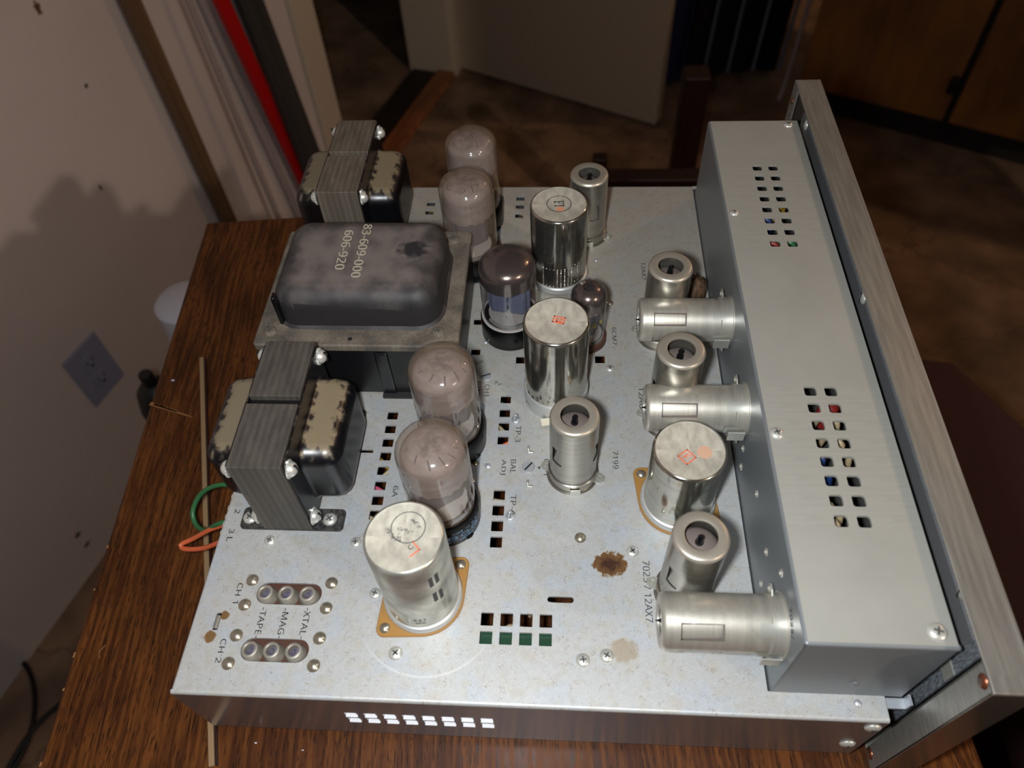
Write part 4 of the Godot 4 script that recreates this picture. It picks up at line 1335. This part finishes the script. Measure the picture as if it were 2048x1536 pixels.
func build_table() -> void:
	var w := 0.432
	var l := 0.66
	var c := tpt(w / 2, l / 2, TABLE)
	var T := thing("wooden_table", "dark brown wood-grain table top with worn edges, under the amplifier", "table", Vector3(c.x, 0, c.z), atan2(TV.x, TV.y))
	var b := MB.new()
	b.box(Vector3(0, c.y - 0.011, 0), Vector3(w, 0.022, l), 0.0025, 2)
	b.planar(-w / 2, -l / 2, w / 2, l / 2)
	for i in b.u.size():
		b.u[i] *= Vector2(1.0, 1.5)
	part("table_top", b, M.table, T)
	b = MB.new()
	b.box(Vector3(0, (c.y - 0.022) / 2, 0), Vector3(w - 0.024, c.y - 0.022, l - 0.024), 0.004, 1)
	part("table_body", b, M.mahogany, T)
	# long pale scratch with splinters, edge chips
	b = MB.new()
	var yy := TABLE + LIFT - c.y
	var inv := T.transform.affine_inverse()
	b.box(Vector3.ZERO, Vector3(0.0001, 0.0001, 0.0001))
	var a0 := inv * P(-0.1015, TABLE, -0.1905)
	var a1 := inv * P(-0.0705, TABLE, -0.1806)
	b = MB.new()
	var dd := (a1 - a0).normalized()
	var ss := Vector3(-dd.z, 0, dd.x)
	var up := Vector3(0, 0.00012, 0)
	for k in 7:
		var f0 := k / 7.0
		var f1 := (k + 1) / 7.0
		var w0 := 0.0017 * (1.0 - f0 * 0.8)
		var w1 := 0.0017 * (1.0 - f1 * 0.8) * (0.75 if k % 2 == 0 else 1.1)
		b.quad(a0.lerp(a1, f0) - ss * w0 + up, a0.lerp(a1, f1) - ss * w1 + up, a0.lerp(a1, f1) + ss * w1 * 0.6 + up, a0.lerp(a1, f0) + ss * w0 * 0.6 + up, Vector3.UP)
	for k in 5:
		var q := a0.lerp(a1, 0.08 + k * 0.11)
		b.quad(q + up, q + dd * 0.004 + up, q + dd * 0.0035 - ss * 0.0014 + up, q + dd * 0.0005 - ss * 0.0013 + up, Vector3.UP)
	part("scratch", b, M.scratch, T)
	for q in [[0.275, 0.0020], [0.335, 0.0028], [0.352, 0.0016], [0.386, 0.0022], [0.30, 0.0012]]:
		b = MB.new()
		b.box(Vector3(-w / 2 + 0.0008, c.y - 0.0014, -l / 2 + q[0]), Vector3(0.0014, 0.0022, q[1] * 1.1), 0.0004, 1)
		part("edge_chip", b, M.scratch, T)
	# loose things
	var s := thing("wooden_strip", "thin pale wooden strip lying on the table and running under the amplifier", "wood strip", P(-0.0386, TABLE, -0.1060))
	b = MB.new()
	b.box(Vector3(0, 0.0011, 0), Vector3(0.0030, 0.0020, 0.2570), 0.0005, 1)
	part("strip_upper", b, M.strip, s)
	b = MB.new()
	b.box(Vector3(0.0021, 0.0007, 0.0005), Vector3(0.0014, 0.0012, 0.2560), 0.0003, 1)
	part("strip_edge", b, M.mahogany, s)
	s.rotation.y = atan2(0.0802, 0.2449)
	b = MB.new()
	b.tube(arc([Vector3(0.0008, 0.0004, -0.0032), Vector3(0.0002, 0.0012, -0.0010), Vector3(-0.0010, 0.0006, 0.0006), Vector3(0.0003, 0.0012, 0.0026), Vector3(0.0004, 0.0004, 0.0034)], 5), 0.00020, 6)
	var sh := part("wood_shaving", b, M.scratch, self, shift(-0.0717, TABLE + LIFT, -0.0345))
	tag(sh, "tiny curled pale shaving lying near the table's left edge", "shaving")
	for q in [[0.0190, 0.0050, 0.0006], [-0.0925, -0.2095, 0.0010], [0.0420, 0.0072, 0.0005]]:
		b = MB.new()
		b.box(Vector3(0, 0.0003, 0), Vector3(q[2] * 2, 0.0006, q[2] * 1.2), 0.0002, 1)
		var cr := part("crumb", b, M.white_plastic, self, shift(q[0], TABLE + LIFT, q[1]))
		tag(cr, ["white crumb on the table just in front of the amplifier's left end", "pale blue-white crumb on the dark left edge of the table", "faint crumb further right in front of the amplifier"][taken.crumb - 1], "crumb", "crumbs on the table")

# ------------------------------------------------------------------ the room: the left wall runs along WD from WA
const WA := Vector2(-0.755, -0.23)
const WD := Vector2(0.29, -0.957)
const WN := Vector2(0.957, 0.29)             # into the room

func wl(s: float, y: float, off := 0.0) -> Vector3:
	var q := WA + WD * s + WN * off
	return Vector3(q.x, y, q.y)

func wbox(b: MB, s0: float, s1: float, y0: float, y1: float, o0: float, o1: float, r := 0.0) -> void:
	b.xf = Transform3D(Basis(Vector3(WN.x, 0, WN.y), Vector3.UP, Vector3(-WD.x, 0, -WD.y)), Vector3.ZERO)
	b.xf.origin = wl((s0 + s1) / 2, (y0 + y1) / 2, (o0 + o1) / 2)
	b.box(Vector3.ZERO, Vector3(o1 - o0, y1 - y0, s1 - s0), r, 1)
	b.xf = Transform3D()

func build_room() -> void:
	var b := MB.new()
	b.box(Vector3(1.2, -0.06, -0.2), Vector3(4.6, 0.12, 6.6))
	struct("floor", b, M.floor, "stained brown-grey concrete floor around the table", "floor")
	b = MB.new()
	b.box(Vector3(1.0, 2.66, -0.2), Vector3(6.2, 0.12, 7.0))
	struct("ceiling", b, M.ceiling, "plain pale ceiling above the room", "ceiling")
	b = MB.new()
	wbox(b, -3.2, 1.31, 0, 2.6, -0.12, 0)
	wbox(b, 1.95, 3.6, 0, 2.6, -0.12, 0)
	wbox(b, 1.31, 1.95, 2.02, 2.6, -0.12, 0)
	struct("wall_left", b, M.wall, "pale pinkish-white wall left of the table", "wall")
	b = MB.new()
	b.box(Vector3(1.6, 1.3, -3.16), Vector3(4.4, 2.6, 0.12))
	struct("wall_far", b, M.wall, "dim far wall behind the open door and the wooden cabinet", "wall")
	b = MB.new()
	b.box(Vector3(3.46, 1.3, -0.2), Vector3(0.12, 2.6, 6.6))
	struct("wall_right", b, M.panelling, "wall on the right of the room", "wall")
	b = MB.new()
	b.box(Vector3(1.0, 1.3, 3.06), Vector3(5.2, 2.6, 0.12))
	struct("wall_near", b, M.panelling, "wall behind the viewer", "wall")
	b = MB.new()
	wbox(b, 1.945, 1.965, 0.0, 2.02, -0.14, 0.006, 0.002)
	wbox(b, 1.958, 2.02, 0.0, 2.06, 0.0, 0.012, 0.002)
	struct("trim_1", b, M.trim, "pale door jamb beside the hinges of the open door", "door frame")
	b = MB.new()
	wbox(b, 1.295, 1.315, 0.0, 2.02, -0.14, 0.006, 0.002)
	wbox(b, 1.235, 1.312, 0.0, 2.06, 0.0, 0.012, 0.002)
	struct("trim_2", b, M.trim, "pale door jamb and casing nearest the leaning poles", "door frame")
	b = MB.new()
	wbox(b, 1.312, 1.948, 0.0, 0.024, -0.045, 0.012, 0.004)
	struct("trim_3", b, M.threshold, "worn orange-brown wooden threshold of the open doorway", "threshold")
	b = MB.new()
	wbox(b, 1.312, 1.948, -0.03, 0.014, -0.13, -0.045, 0.004)
	struct("trim_4", b, M.sill, "dark outer door sill behind the wooden threshold", "door sill")
	# door leaf, standing open into the room
	var h := Vector2(-0.2097, -2.1568)
	var f := Vector2(0.4128, -1.8193)
	var d := (f - h).normalized()
	var len := h.distance_to(f)
	var D := thing("door_1", "flat cream door standing open into the room", "door", Vector3(h.x, 0, h.y), atan2(-d.y, d.x))
	D.set_meta("kind", "structure")
	b = MB.new()
	b.box(Vector3(len / 2, 1.005, -0.0185), Vector3(len, 1.99, 0.037), 0.003, 2)
	part("door_leaf", b, M.door, D)
	b = MB.new()
	b.box(Vector3(len + 0.0005, 1.005, -0.0185), Vector3(0.002, 1.98, 0.033), 0.0008, 1)
	part("door_edge", b, M.trim, D)
	for y in [0.25, 1.0, 1.75]:
		b = MB.new()
		b.tube([Vector3(-0.006, y - 0.04, 0.003), Vector3(-0.006, y + 0.04, 0.003)], 0.006, 10)
		part("hinge", b, M.steel_edge, D)
	b = MB.new()
	b.lathe([Vector2(0, 0.06), Vector2(0.018, 0.056), Vector2(0.026, 0.044), Vector2(0.018, 0.028), Vector2(0.011, 0.02), Vector2(0.011, 0.006), Vector2(0.030, 0.003), Vector2(0.030, 0)], 24)
	part("door_knob", b, M.steel_edge, D, Transform3D(aim(Vector3(0, 0, 1)), Vector3(len - 0.06, 0.95, 0.0)))
	# night outside: gravel and earth
	b = MB.new()
	b.box(Vector3(-2.6, -0.14, -3.4), Vector3(4.6, 0.12, 7.0))
	b.planar(0, 0, 1, 1)
	struct("ground", b, M.gravel, "brown earth and gravel outside the open doorway", "ground")
	var mm := MultiMesh.new()
	mm.transform_format = MultiMesh.TRANSFORM_3D
	var pb := MB.new()
	pb.lathe([Vector2(0, 0.55), Vector2(0.5, 0.42), Vector2(0.9, 0.1), Vector2(0.8, -0.3), Vector2(0, -0.5)], 7)
	mm.mesh = pb.mesh()
	mm.instance_count = 900
	var rng := RandomNumberGenerator.new()
	rng.seed = 77
	for i in 900:
		var p := wl(rng.randf_range(1.1, 2.6), -0.078, rng.randf_range(-0.85, -0.16))
		var s := rng.randf_range(0.006, 0.016)
		mm.set_instance_transform(i, Transform3D(Basis.from_euler(Vector3(rng.randf() * 0.6, rng.randf() * TAU, 0)).scaled(Vector3(s, s * 0.7, s * rng.randf_range(0.7, 1.3))), p))
	var gi := MultiMeshInstance3D.new()
	gi.name = "gravel"
	gi.multimesh = mm
	gi.material_override = M.pebble
	add_child(gi)
	tag(gi, "scattered brown gravel on the ground outside the doorway", "gravel", "", "stuff")
	# ceiling lamps (above the picture)
	for q in [LAMP_A, LAMP_B]:
		var L := thing("ceiling_lamp", "round warm ceiling lamp above and behind the viewer" if q == LAMP_A else "round warm ceiling lamp further into the room", "lamp", Vector3(q.x, 2.6, q.z))
		b = MB.new()
		b.lathe([Vector2(0, 0), Vector2(0.07, 0), Vector2(0.07, -0.02), Vector2(0.02, -0.03), Vector2(0.02, -0.06), Vector2(0, -0.06)], 24)
		part("lamp_base", b, M.ceiling, L)
		b = MB.new()
		b.lathe([Vector2(0, -0.05), Vector2(0.02, -0.06), Vector2(0.035, -0.09), Vector2(0.035, -0.11), Vector2(0.02, -0.135), Vector2(0, -0.14)], 20)
		var bm := mat(Color(0.9, 0.85, 0.75), 0.5)
		bm.emission_enabled = true
		bm.emission = Color(1.0, 0.80, 0.58)
		bm.emission_energy_multiplier = 6.0
		part("lamp_bulb", b, bm, L)

func pole(called: String, label: String, cat: String, a: Vector3, e: Vector3, rx: float, rz: float, m: Material, round_one := false) -> void:
	# a straight bar from a (lower) to e (upper); rx across the wall, rz off the wall
	var dir := (e - a).normalized()
	var n := Vector3(WN.x, 0, WN.y)
	var side := dir.cross(n).normalized()
	n = side.cross(dir).normalized()
	var b := MB.new()
	var l := a.distance_to(e)
	if round_one:
		b.tube([Vector3(0, 0, 0), Vector3(0, l * 0.5, 0), Vector3(0, l, 0)], rx, 14)
	else:
		b.box(Vector3(0, l / 2, 0), Vector3(rx * 2, l, rz * 2), minf(rx, rz) * 0.25, 1)
	var o := part(called, b, m, self, Transform3D(Basis(side, dir, side.cross(dir)), a))
	tag(o, label, cat, "poles leaning on the left wall")

func build_background() -> void:
	pole("wooden_pole", "dark brown wooden pole standing against the left wall, first from the left", "pole", wl(0.857, 0.0, 0.02), wl(0.838, 1.7, 0.012), 0.0150, 0.010, M.pole_brown)
	pole("metal_conduit", "slim pale conduit leaning on the wall right of the brown pole", "pole", wl(0.968, 0.0, 0.05), wl(0.925, 1.6, 0.008), 0.0055, 0.0055, M.pole_pale, true)
	pole("metal_conduit", "slim grey-white conduit tucked just left of the red pole", "pole", wl(1.080, 0.0, 0.012), wl(0.965, 1.0, 0.0093), 0.0075, 0.0075, M.pole_pale, true)
	pole("red_pole", "bright red pole leaning on the left wall", "pole", wl(1.126, 0.0, 0.034), wl(0.90, 1.43, 0.036), 0.0155, 0.006, M.red)
	pole("grey_board", "dark grey board leaning on the wall between red pole and doorway", "board", wl(1.12, 0.0, 0.07), wl(1.05, 1.25, 0.01), 0.030, 0.009, M.board_grey)
	# wall outlet
	var O := thing("wall_outlet", "white double wall outlet low on the left wall, in shadow", "outlet", wl(0.467, 0.312, 0.0), atan2(WN.x, WN.y))
	var b := MB.new()
	b.box(Vector3(0, 0, 0.002), Vector3(0.075, 0.114, 0.005), 0.002, 2)
	part("cover_plate", b, M.outlet, O)
	for y in [0.020, -0.020]:
		b = MB.new()
		b.xf = Transform3D(aim(Vector3(0, 0, 1)), Vector3(0, y, 0.0045))
		b.rprism(0.017, 0.0145, 0.010, [Vector2(0, 0), Vector2(0.0003, 0.0012), Vector2(0.001, 0.0016)])
		var rc := part("receptacle", b, M.outlet, O)
		b = MB.new()
		for x in [-0.0064, 0.0064]:
			b.box(Vector3(x, y + 0.003, 0.0062), Vector3(0.0016, 0.008, 0.0004))
		b.box(Vector3(0, y - 0.007, 0.0062), Vector3(0.0048, 0.0045, 0.0004))
		part("slots", b, M.slot, rc)
	screw(O, Vector3(0, 0, 0.0046), 0.0032, 0.0, Vector3(0, 0, 1), M.outlet, "screw", true)
	# scuffs on the wall
	for q in [[0.709, 0.800, 0.006, 0.012], [0.654, 0.545, 0.003, 0.006], [0.720, 0.680, 0.004, 0.004], [0.263, 0.093, 0.008, 0.006], [0.262, 0.058, 0.009, 0.005]]:
		b = MB.new()
		var pts := PackedVector2Array()
		for i in 14:
			pts.append(Vector2(cos(TAU * i / 14) * q[2], sin(TAU * i / 14) * q[3]) * (0.75 + 0.25 * sin(i * 2.3 + q[0] * 30)))
		b.prism(pts, 0, 0.0004)
		var sc := part("wall_scuff", b, M.pole_brown if q[1] > 0.7 else M.board_grey, self, Transform3D(Basis(Vector3(WD.x, 0, WD.y), Vector3(WN.x, 0, WN.y), Vector3(0, -1, 0)), wl(q[0], q[1], 0.0)))
		tag(sc, ["brown scuff high on the left wall, the largest mark there", "faint small scuff on the wall nearest the table's far corner", "pale smudge on the wall between the brown scuff and the poles", "grey smudge low on the wall left of the table", "second grey smudge on the wall, just below the first"][taken.wall_scuff - 1], "scuff", "scuffs on the left wall")
	# white roll and black cup between wall and table
	var W := thing("white_lidded_jar", "round white plastic lid peeping out beside the table's left edge", "jar", Vector3(-0.268, 0, -0.500))
	b = MB.new()
	b.lathe([Vector2(0, 0.665), Vector2(0.030, 0.665), Vector2(0.0345, 0.661), Vector2(0.0345, 0.628), Vector2(0.032, 0.627), Vector2(0.032, 0.32)], 36)
	part("lid", b, M.white_plastic, W)
	b = MB.new()
	b.lathe([Vector2(0.032, 0.64), Vector2(0.040, 0.60), Vector2(0.040, 0.02), Vector2(0, 0)], 30)
	part("jar_body", b, M.white_plastic, W)
	W = thing("black_bottle", "black rounded bottle beside the white lid, left of the table", "bottle", Vector3(-0.318, 0, -0.438))
	b = MB.new()
	b.lathe([Vector2(0, 0.59), Vector2(0.012, 0.588), Vector2(0.022, 0.575), Vector2(0.028, 0.55), Vector2(0.028, 0.0), Vector2(0, 0)], 28)
	part("bottle_body", b, M.black, W)
	b = MB.new()
	b.lathe([Vector2(0, 0.606), Vector2(0.007, 0.606), Vector2(0.008, 0.604), Vector2(0.008, 0.586)], 20)
	part("bottle_cap", b, M.black, W)
	# black cord on the floor by the wall
	b = MB.new()
	b.tube(arc([Vector3(-0.90, 0.005, -0.27), Vector3(-0.782, 0.005, -0.285), Vector3(-0.745, 0.005, -0.290), Vector3(-0.712, 0.005, -0.262), Vector3(-0.686, 0.005, -0.215), Vector3(-0.676, 0.005, -0.160), Vector3(-0.690, 0.005, -0.100), Vector3(-0.74, 0.005, 0.02)], 8), 0.0042, 8)
	b.tube(arc([Vector3(-0.690, 0.005, -0.120), Vector3(-0.680, 0.005, -0.170), Vector3(-0.655, 0.005, -0.215), Vector3(-0.60, 0.005, -0.26), Vector3(-0.50, 0.005, -0.28)], 8), 0.0042, 8)
	tag(part("floor_cable", b, M.black), "black cord curling over the floor at the foot of the left wall", "cable")
	# plywood cabinet on the right
	var c0 := Vector2(0.8626, -1.8265)
	var cd := Vector2(0.8803, 0.4744)
	var cw := 1.30
	var C := thing("plywood_cabinet", "orange-brown plywood floor cabinet with two doors, far right", "cabinet", Vector3(c0.x, 0, c0.y), atan2(-cd.y, cd.x))
	b = MB.new()
	b.box(Vector3(cw / 2 - 0.08, 0.50, -0.225), Vector3(cw, 0.80, 0.41))
	part("carcass", b, M.toe, C)
	b = MB.new()
	b.box(Vector3(cw / 2 - 0.08, 0.05, -0.25), Vector3(cw - 0.02, 0.10, 0.36))
	part("toe_kick", b, M.toe, C)
	b = MB.new()
	b.box(Vector3(cw / 2 - 0.08, 0.92, -0.21), Vector3(cw + 0.04, 0.03, 0.46), 0.004, 1)
	part("worktop", b, M.plywood, C)
	for q in [[-0.078, 0.292], [0.306, 0.676], [0.690, 1.2]]:
		b = MB.new()
		b.box(Vector3((q[0] + q[1]) / 2, 0.495, -0.009), Vector3(q[1] - q[0], 0.79, 0.020), 0.003, 1)
		for i in b.v.size():
			b.u[i] = Vector2(b.v[i].x * 1.6, b.v[i].y * 1.4 + q[0])
		var dr := part("door", b, M.plywood, C)
		b = MB.new()
		b.box(Vector3(q[1] - 0.010, 0.20, 0.006), Vector3(0.022, 0.045, 0.016), 0.004, 1)
		part("catch", b, M.black, dr)
	# dark things between door and cabinet
	var k := 0
	for q in [[0.455, -2.00, 0.045, M.navy, "dark blue panel standing behind the free edge of the open door"], [0.535, -2.03, 0.035, M.black, "tall black panel right next to the blue panel"], [0.605, -2.05, 0.040, M.black, "tall black panel in the middle of the dark stack, grey-edged"], [0.680, -2.06, 0.040, M.black, "tall black panel second from the plywood cabinet"], [0.760, -2.06, 0.035, M.black, "tall black panel touching the plywood cabinet"]]:
		var B := thing("leaning_panel", q[4], "panel", Vector3(q[0], 0, q[1]), 0.15, "dark panels leaning between door and cabinet")
		B.rotation = Vector3(-0.10, 0.25, -0.10)
		b = MB.new()
		b.box(Vector3(0, 0.62, -0.12), Vector3(q[2] * 1.5, 1.20, 0.22), 0.004, 1)
		part("panel", b, q[3], B)
		b = MB.new()
		b.tube([Vector3(q[2] * 0.80, 0.03, 0.002), Vector3(q[2] * 0.80, 1.22, 0.002)], 0.0055, 8)
		part("edge_strip", b, M.navy if k == 0 else M.steel_edge, B)
		k += 1
	b = MB.new()
	b.tube(arc([Vector3(0.775, 0.004, -1.945), Vector3(0.79, 0.08, -1.97), Vector3(0.803, 0.35, -1.99), Vector3(0.80, 0.85, -2.00)], 6), 0.006, 8)
	tag(part("hanging_rope", b, M.pole_pale), "pale rope hanging beside the left end of the plywood cabinet", "rope")
	# tall cupboard to the right of the picture; it keeps the ceiling lamp off the far floor and the door's free end
	var U := thing("tall_cupboard", "tall plain wooden cupboard standing right of the bench, outside the picture", "cupboard", Vector3(1.31, 0, -0.47))
	b = MB.new()
	b.box(Vector3(0, 0.90, 0), Vector3(0.42, 1.76, 0.54), 0.004, 1)
	b.box(Vector3(0.01, 0.02, 0), Vector3(0.38, 0.06, 0.50))
	part("carcass", b, M.plywood, U)
	for z in [-0.134, 0.134]:
		b = MB.new()
		b.box(Vector3(-0.219, 0.90, z), Vector3(0.018, 1.70, 0.262), 0.003, 1)
		var dr := part("door", b, M.plywood, U)
		b = MB.new()
		b.lathe([Vector2(0, 0.022), Vector2(0.011, 0.020), Vector2(0.013, 0.013), Vector2(0.006, 0.006), Vector2(0.006, 0)], 16)
		part("knob", b, M.steel_edge, dr, Transform3D(aim(Vector3(-1, 0, 0)), Vector3(-0.228, 0.95, z * 0.2)))
	# dark red stool behind the table and bench to its right
	var S := thing("mahogany_stool", "dark red-brown stool with one tall post, half hidden behind the amplifier", "stool", Vector3(0.335, 0, -1.12))
	b = MB.new()
	b.box(Vector3(-0.02, 0.43, 0.100), Vector3(0.22, 0.03, 0.036), 0.005, 1)
	part("seat", b, M.mahogany, S)
	for q in [[-0.11, 0.015], [-0.11, 0.105], [0.06, 0.105]]:
		b = MB.new()
		b.box(Vector3(q[0], 0.21, q[1]), Vector3(0.026, 0.42, 0.026), 0.003, 1)
		part("leg", b, M.mahogany, S)
	b = MB.new()
	b.box(Vector3(0.055, 0.27, -0.06), Vector3(0.046, 0.54, 0.046), 0.004, 1)
	part("post", b, M.mahogany, S)
	var N := thing("maroon_bench", "dark maroon bench with a tapering top, right of the table", "bench", Vector3(0.60, 0, -0.35))
	b = MB.new()
	b.prism(PackedVector2Array([Vector2(-0.02, -0.165), Vector2(0.02, -0.160), Vector2(0.62, 0.95), Vector2(-0.05, 0.95)]), 0.50, 0.56, 0.006)
	part("seat", b, M.maroon, N)
	b = MB.new()
	b.prism(PackedVector2Array([Vector2(-0.01, -0.14), Vector2(0.01, -0.14), Vector2(0.55, 0.90), Vector2(-0.03, 0.90)]), 0.0, 0.50)
	part("bench_body", b, M.mahogany, N)

# ------------------------------------------------------------------
const LAMP_A := Vector3(2.05, 2.36, 1.31)
const LAMP_B := Vector3(1.9, 2.36, -1.7)

func lamp(called: String, at: Vector3, energy: float, c: Color, size: float) -> void:
	var l := OmniLight3D.new()
	l.name = called
	l.light_color = c
	l.light_energy = energy
	l.light_size = size
	l.omni_range = 12.0
	l.omni_attenuation = 2.0
	l.shadow_enabled = true
	add_child(l)
	l.position = at

func _ready() -> void:
	# camera: 23.8 mm on a 24 mm high frame, looking down at the chassis
	var cam := Camera3D.new()
	cam.name = "camera"
	cam.near = 0.02
	cam.far = 60.0
	cam.transform = Transform3D(Basis(Vector3(0.99781587, -0.04286882, -0.05025682), Vector3(-0.013469, 0.61279379, -0.79012806), Vector3(0.06466893, 0.78907923, 0.61087797)).orthonormalized(), P(0.15995, 0.32075, 0.0843))
	add_child(cam)
	var ca := CameraAttributesPhysical.new()
	ca.frustum_focal_length = 23.80
	ca.frustum_near = 0.02
	ca.frustum_far = 60.0
	ca.frustum_focus_distance = 0.375
	ca.exposure_aperture = 9.0
	cam.attributes = ca
	cam.fov = 53.51
	cam.current = true
	var env := Environment.new()
	env.background_mode = Environment.BG_COLOR
	env.background_color = Color(0.012, 0.012, 0.016)
	env.tonemap_mode = Environment.TONE_MAPPER_LINEAR
	env.tonemap_exposure = 1.0
	env.sdfgi_enabled = true
	env.ssao_enabled = true
	env.ssil_enabled = true
	var we := WorldEnvironment.new()
	we.name = "environment"
	we.environment = env
	add_child(we)
	# the phone's flash, a little left of and below the lens, and two warm ceiling lamps
	lamp("flash", P(0.15995, 0.32075, 0.0843) + Vector3(-0.0250, -0.006, -0.004), 0.175, Color(0.97, 0.985, 1.0), 0.005)
	lamp("lamp_light_near", LAMP_A, 1.65, Color(1.0, 0.91, 0.83), 0.03)
	lamp("lamp_light_far", LAMP_B, 0.45, Color(1.0, 0.80, 0.60), 0.03)
	make_materials()
	build_room()
	build_table()
	build_chassis()
	output_transformer(P(0.0328, 0, -0.1100), "nearer output transformer with thick tan dust on its black bells, left front of the chassis", M.lamination)
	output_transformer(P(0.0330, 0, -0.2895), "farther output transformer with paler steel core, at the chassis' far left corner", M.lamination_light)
	power_transformer()
	power_valve(P(0.1064, -0.0017, -0.0852), "frosted power tube right behind the near can capacitor, printed black base", 1, 0.0, true)
	power_valve(P(0.1060, -0.0017, -0.1276), "frosted power tube second from the near can capacitor, in front of the dusty transformer", 2, 1.3, false)
	power_valve(P(0.1058, -0.0017, -0.2569), "frosted power tube behind the big transformer, nearer of the far pair", 3, 2.1, false)
	power_valve(P(0.1052, -0.0017, -0.2969), "frosted power tube farthest from the viewer, near the chassis' back edge", 4, 3.4, false)
	rectifier_valve()
	var wb := MB.new()
	wb.lathe([Vector2(0, 0.0170), Vector2(0.0030, 0.0164), Vector2(0.0056, 0.0138), Vector2(0.0068, 0.0085), Vector2(0.0072, 0.0)], 18, 0.0008, 6)
	for i in wb.v.size():
		var q: Vector3 = wb.v[i]
		wb.v[i] = q * (1.0 + 0.16 * sin(q.x * 1900.0 + 1.0) * sin(q.z * 1500.0))
	wb.planar(-0.01, -0.01, 0.01, 0.01)
	tag(part("wax_lump", wb, M.wax, self, shift(0.2345, LIFT, -0.2270)), "rough brown lump of wax on the chassis between a shield and the raised box", "lump")
	miniature_valve()
	build_cans()
	var up := Basis()
	var g := "upright tube shields on the chassis"
	shield(P(0.1745, 0, -0.2835), up, 0.0460, "upright silver tube shield farthest back, behind the FI capacitor", g, [1.2], false)
	shield(P(0.2140, 0, -0.2000), up, 0.0525, "upright silver tube shield behind the farthest lying shield", g, [2.4], false)
	shield(P(0.2140, 0, -0.1425), up, 0.0555, "upright silver tube shield standing between the two farther lying shields", g, [2.6], false)
	shield(P(0.1660, 0, -0.1100), up, 0.0482, "upright silver tube shield in mid chassis beside the 7199 marking", g, [2.35, 0.35], false)
	shield(P(0.2140, 0, -0.0510), up, 0.0535, "upright silver tube shield behind the nearest lying shield", g, [2.45, 0.3], false)
	var lying := Basis(Vector3(0, 1, 0), Vector3(-1, 0, 0), Vector3(0, 0, 1))
	g = "tube shields lying out of the raised box"
	for q in [[-0.0262, "nearest silver tube shield sticking sideways out of the raised box"], [-0.1280, "middle silver tube shield sticking sideways out of the raised box"], [-0.1837, "farthest silver tube shield sticking sideways out of the raised box"]]:
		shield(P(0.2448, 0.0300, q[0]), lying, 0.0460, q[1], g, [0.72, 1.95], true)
	build_background()
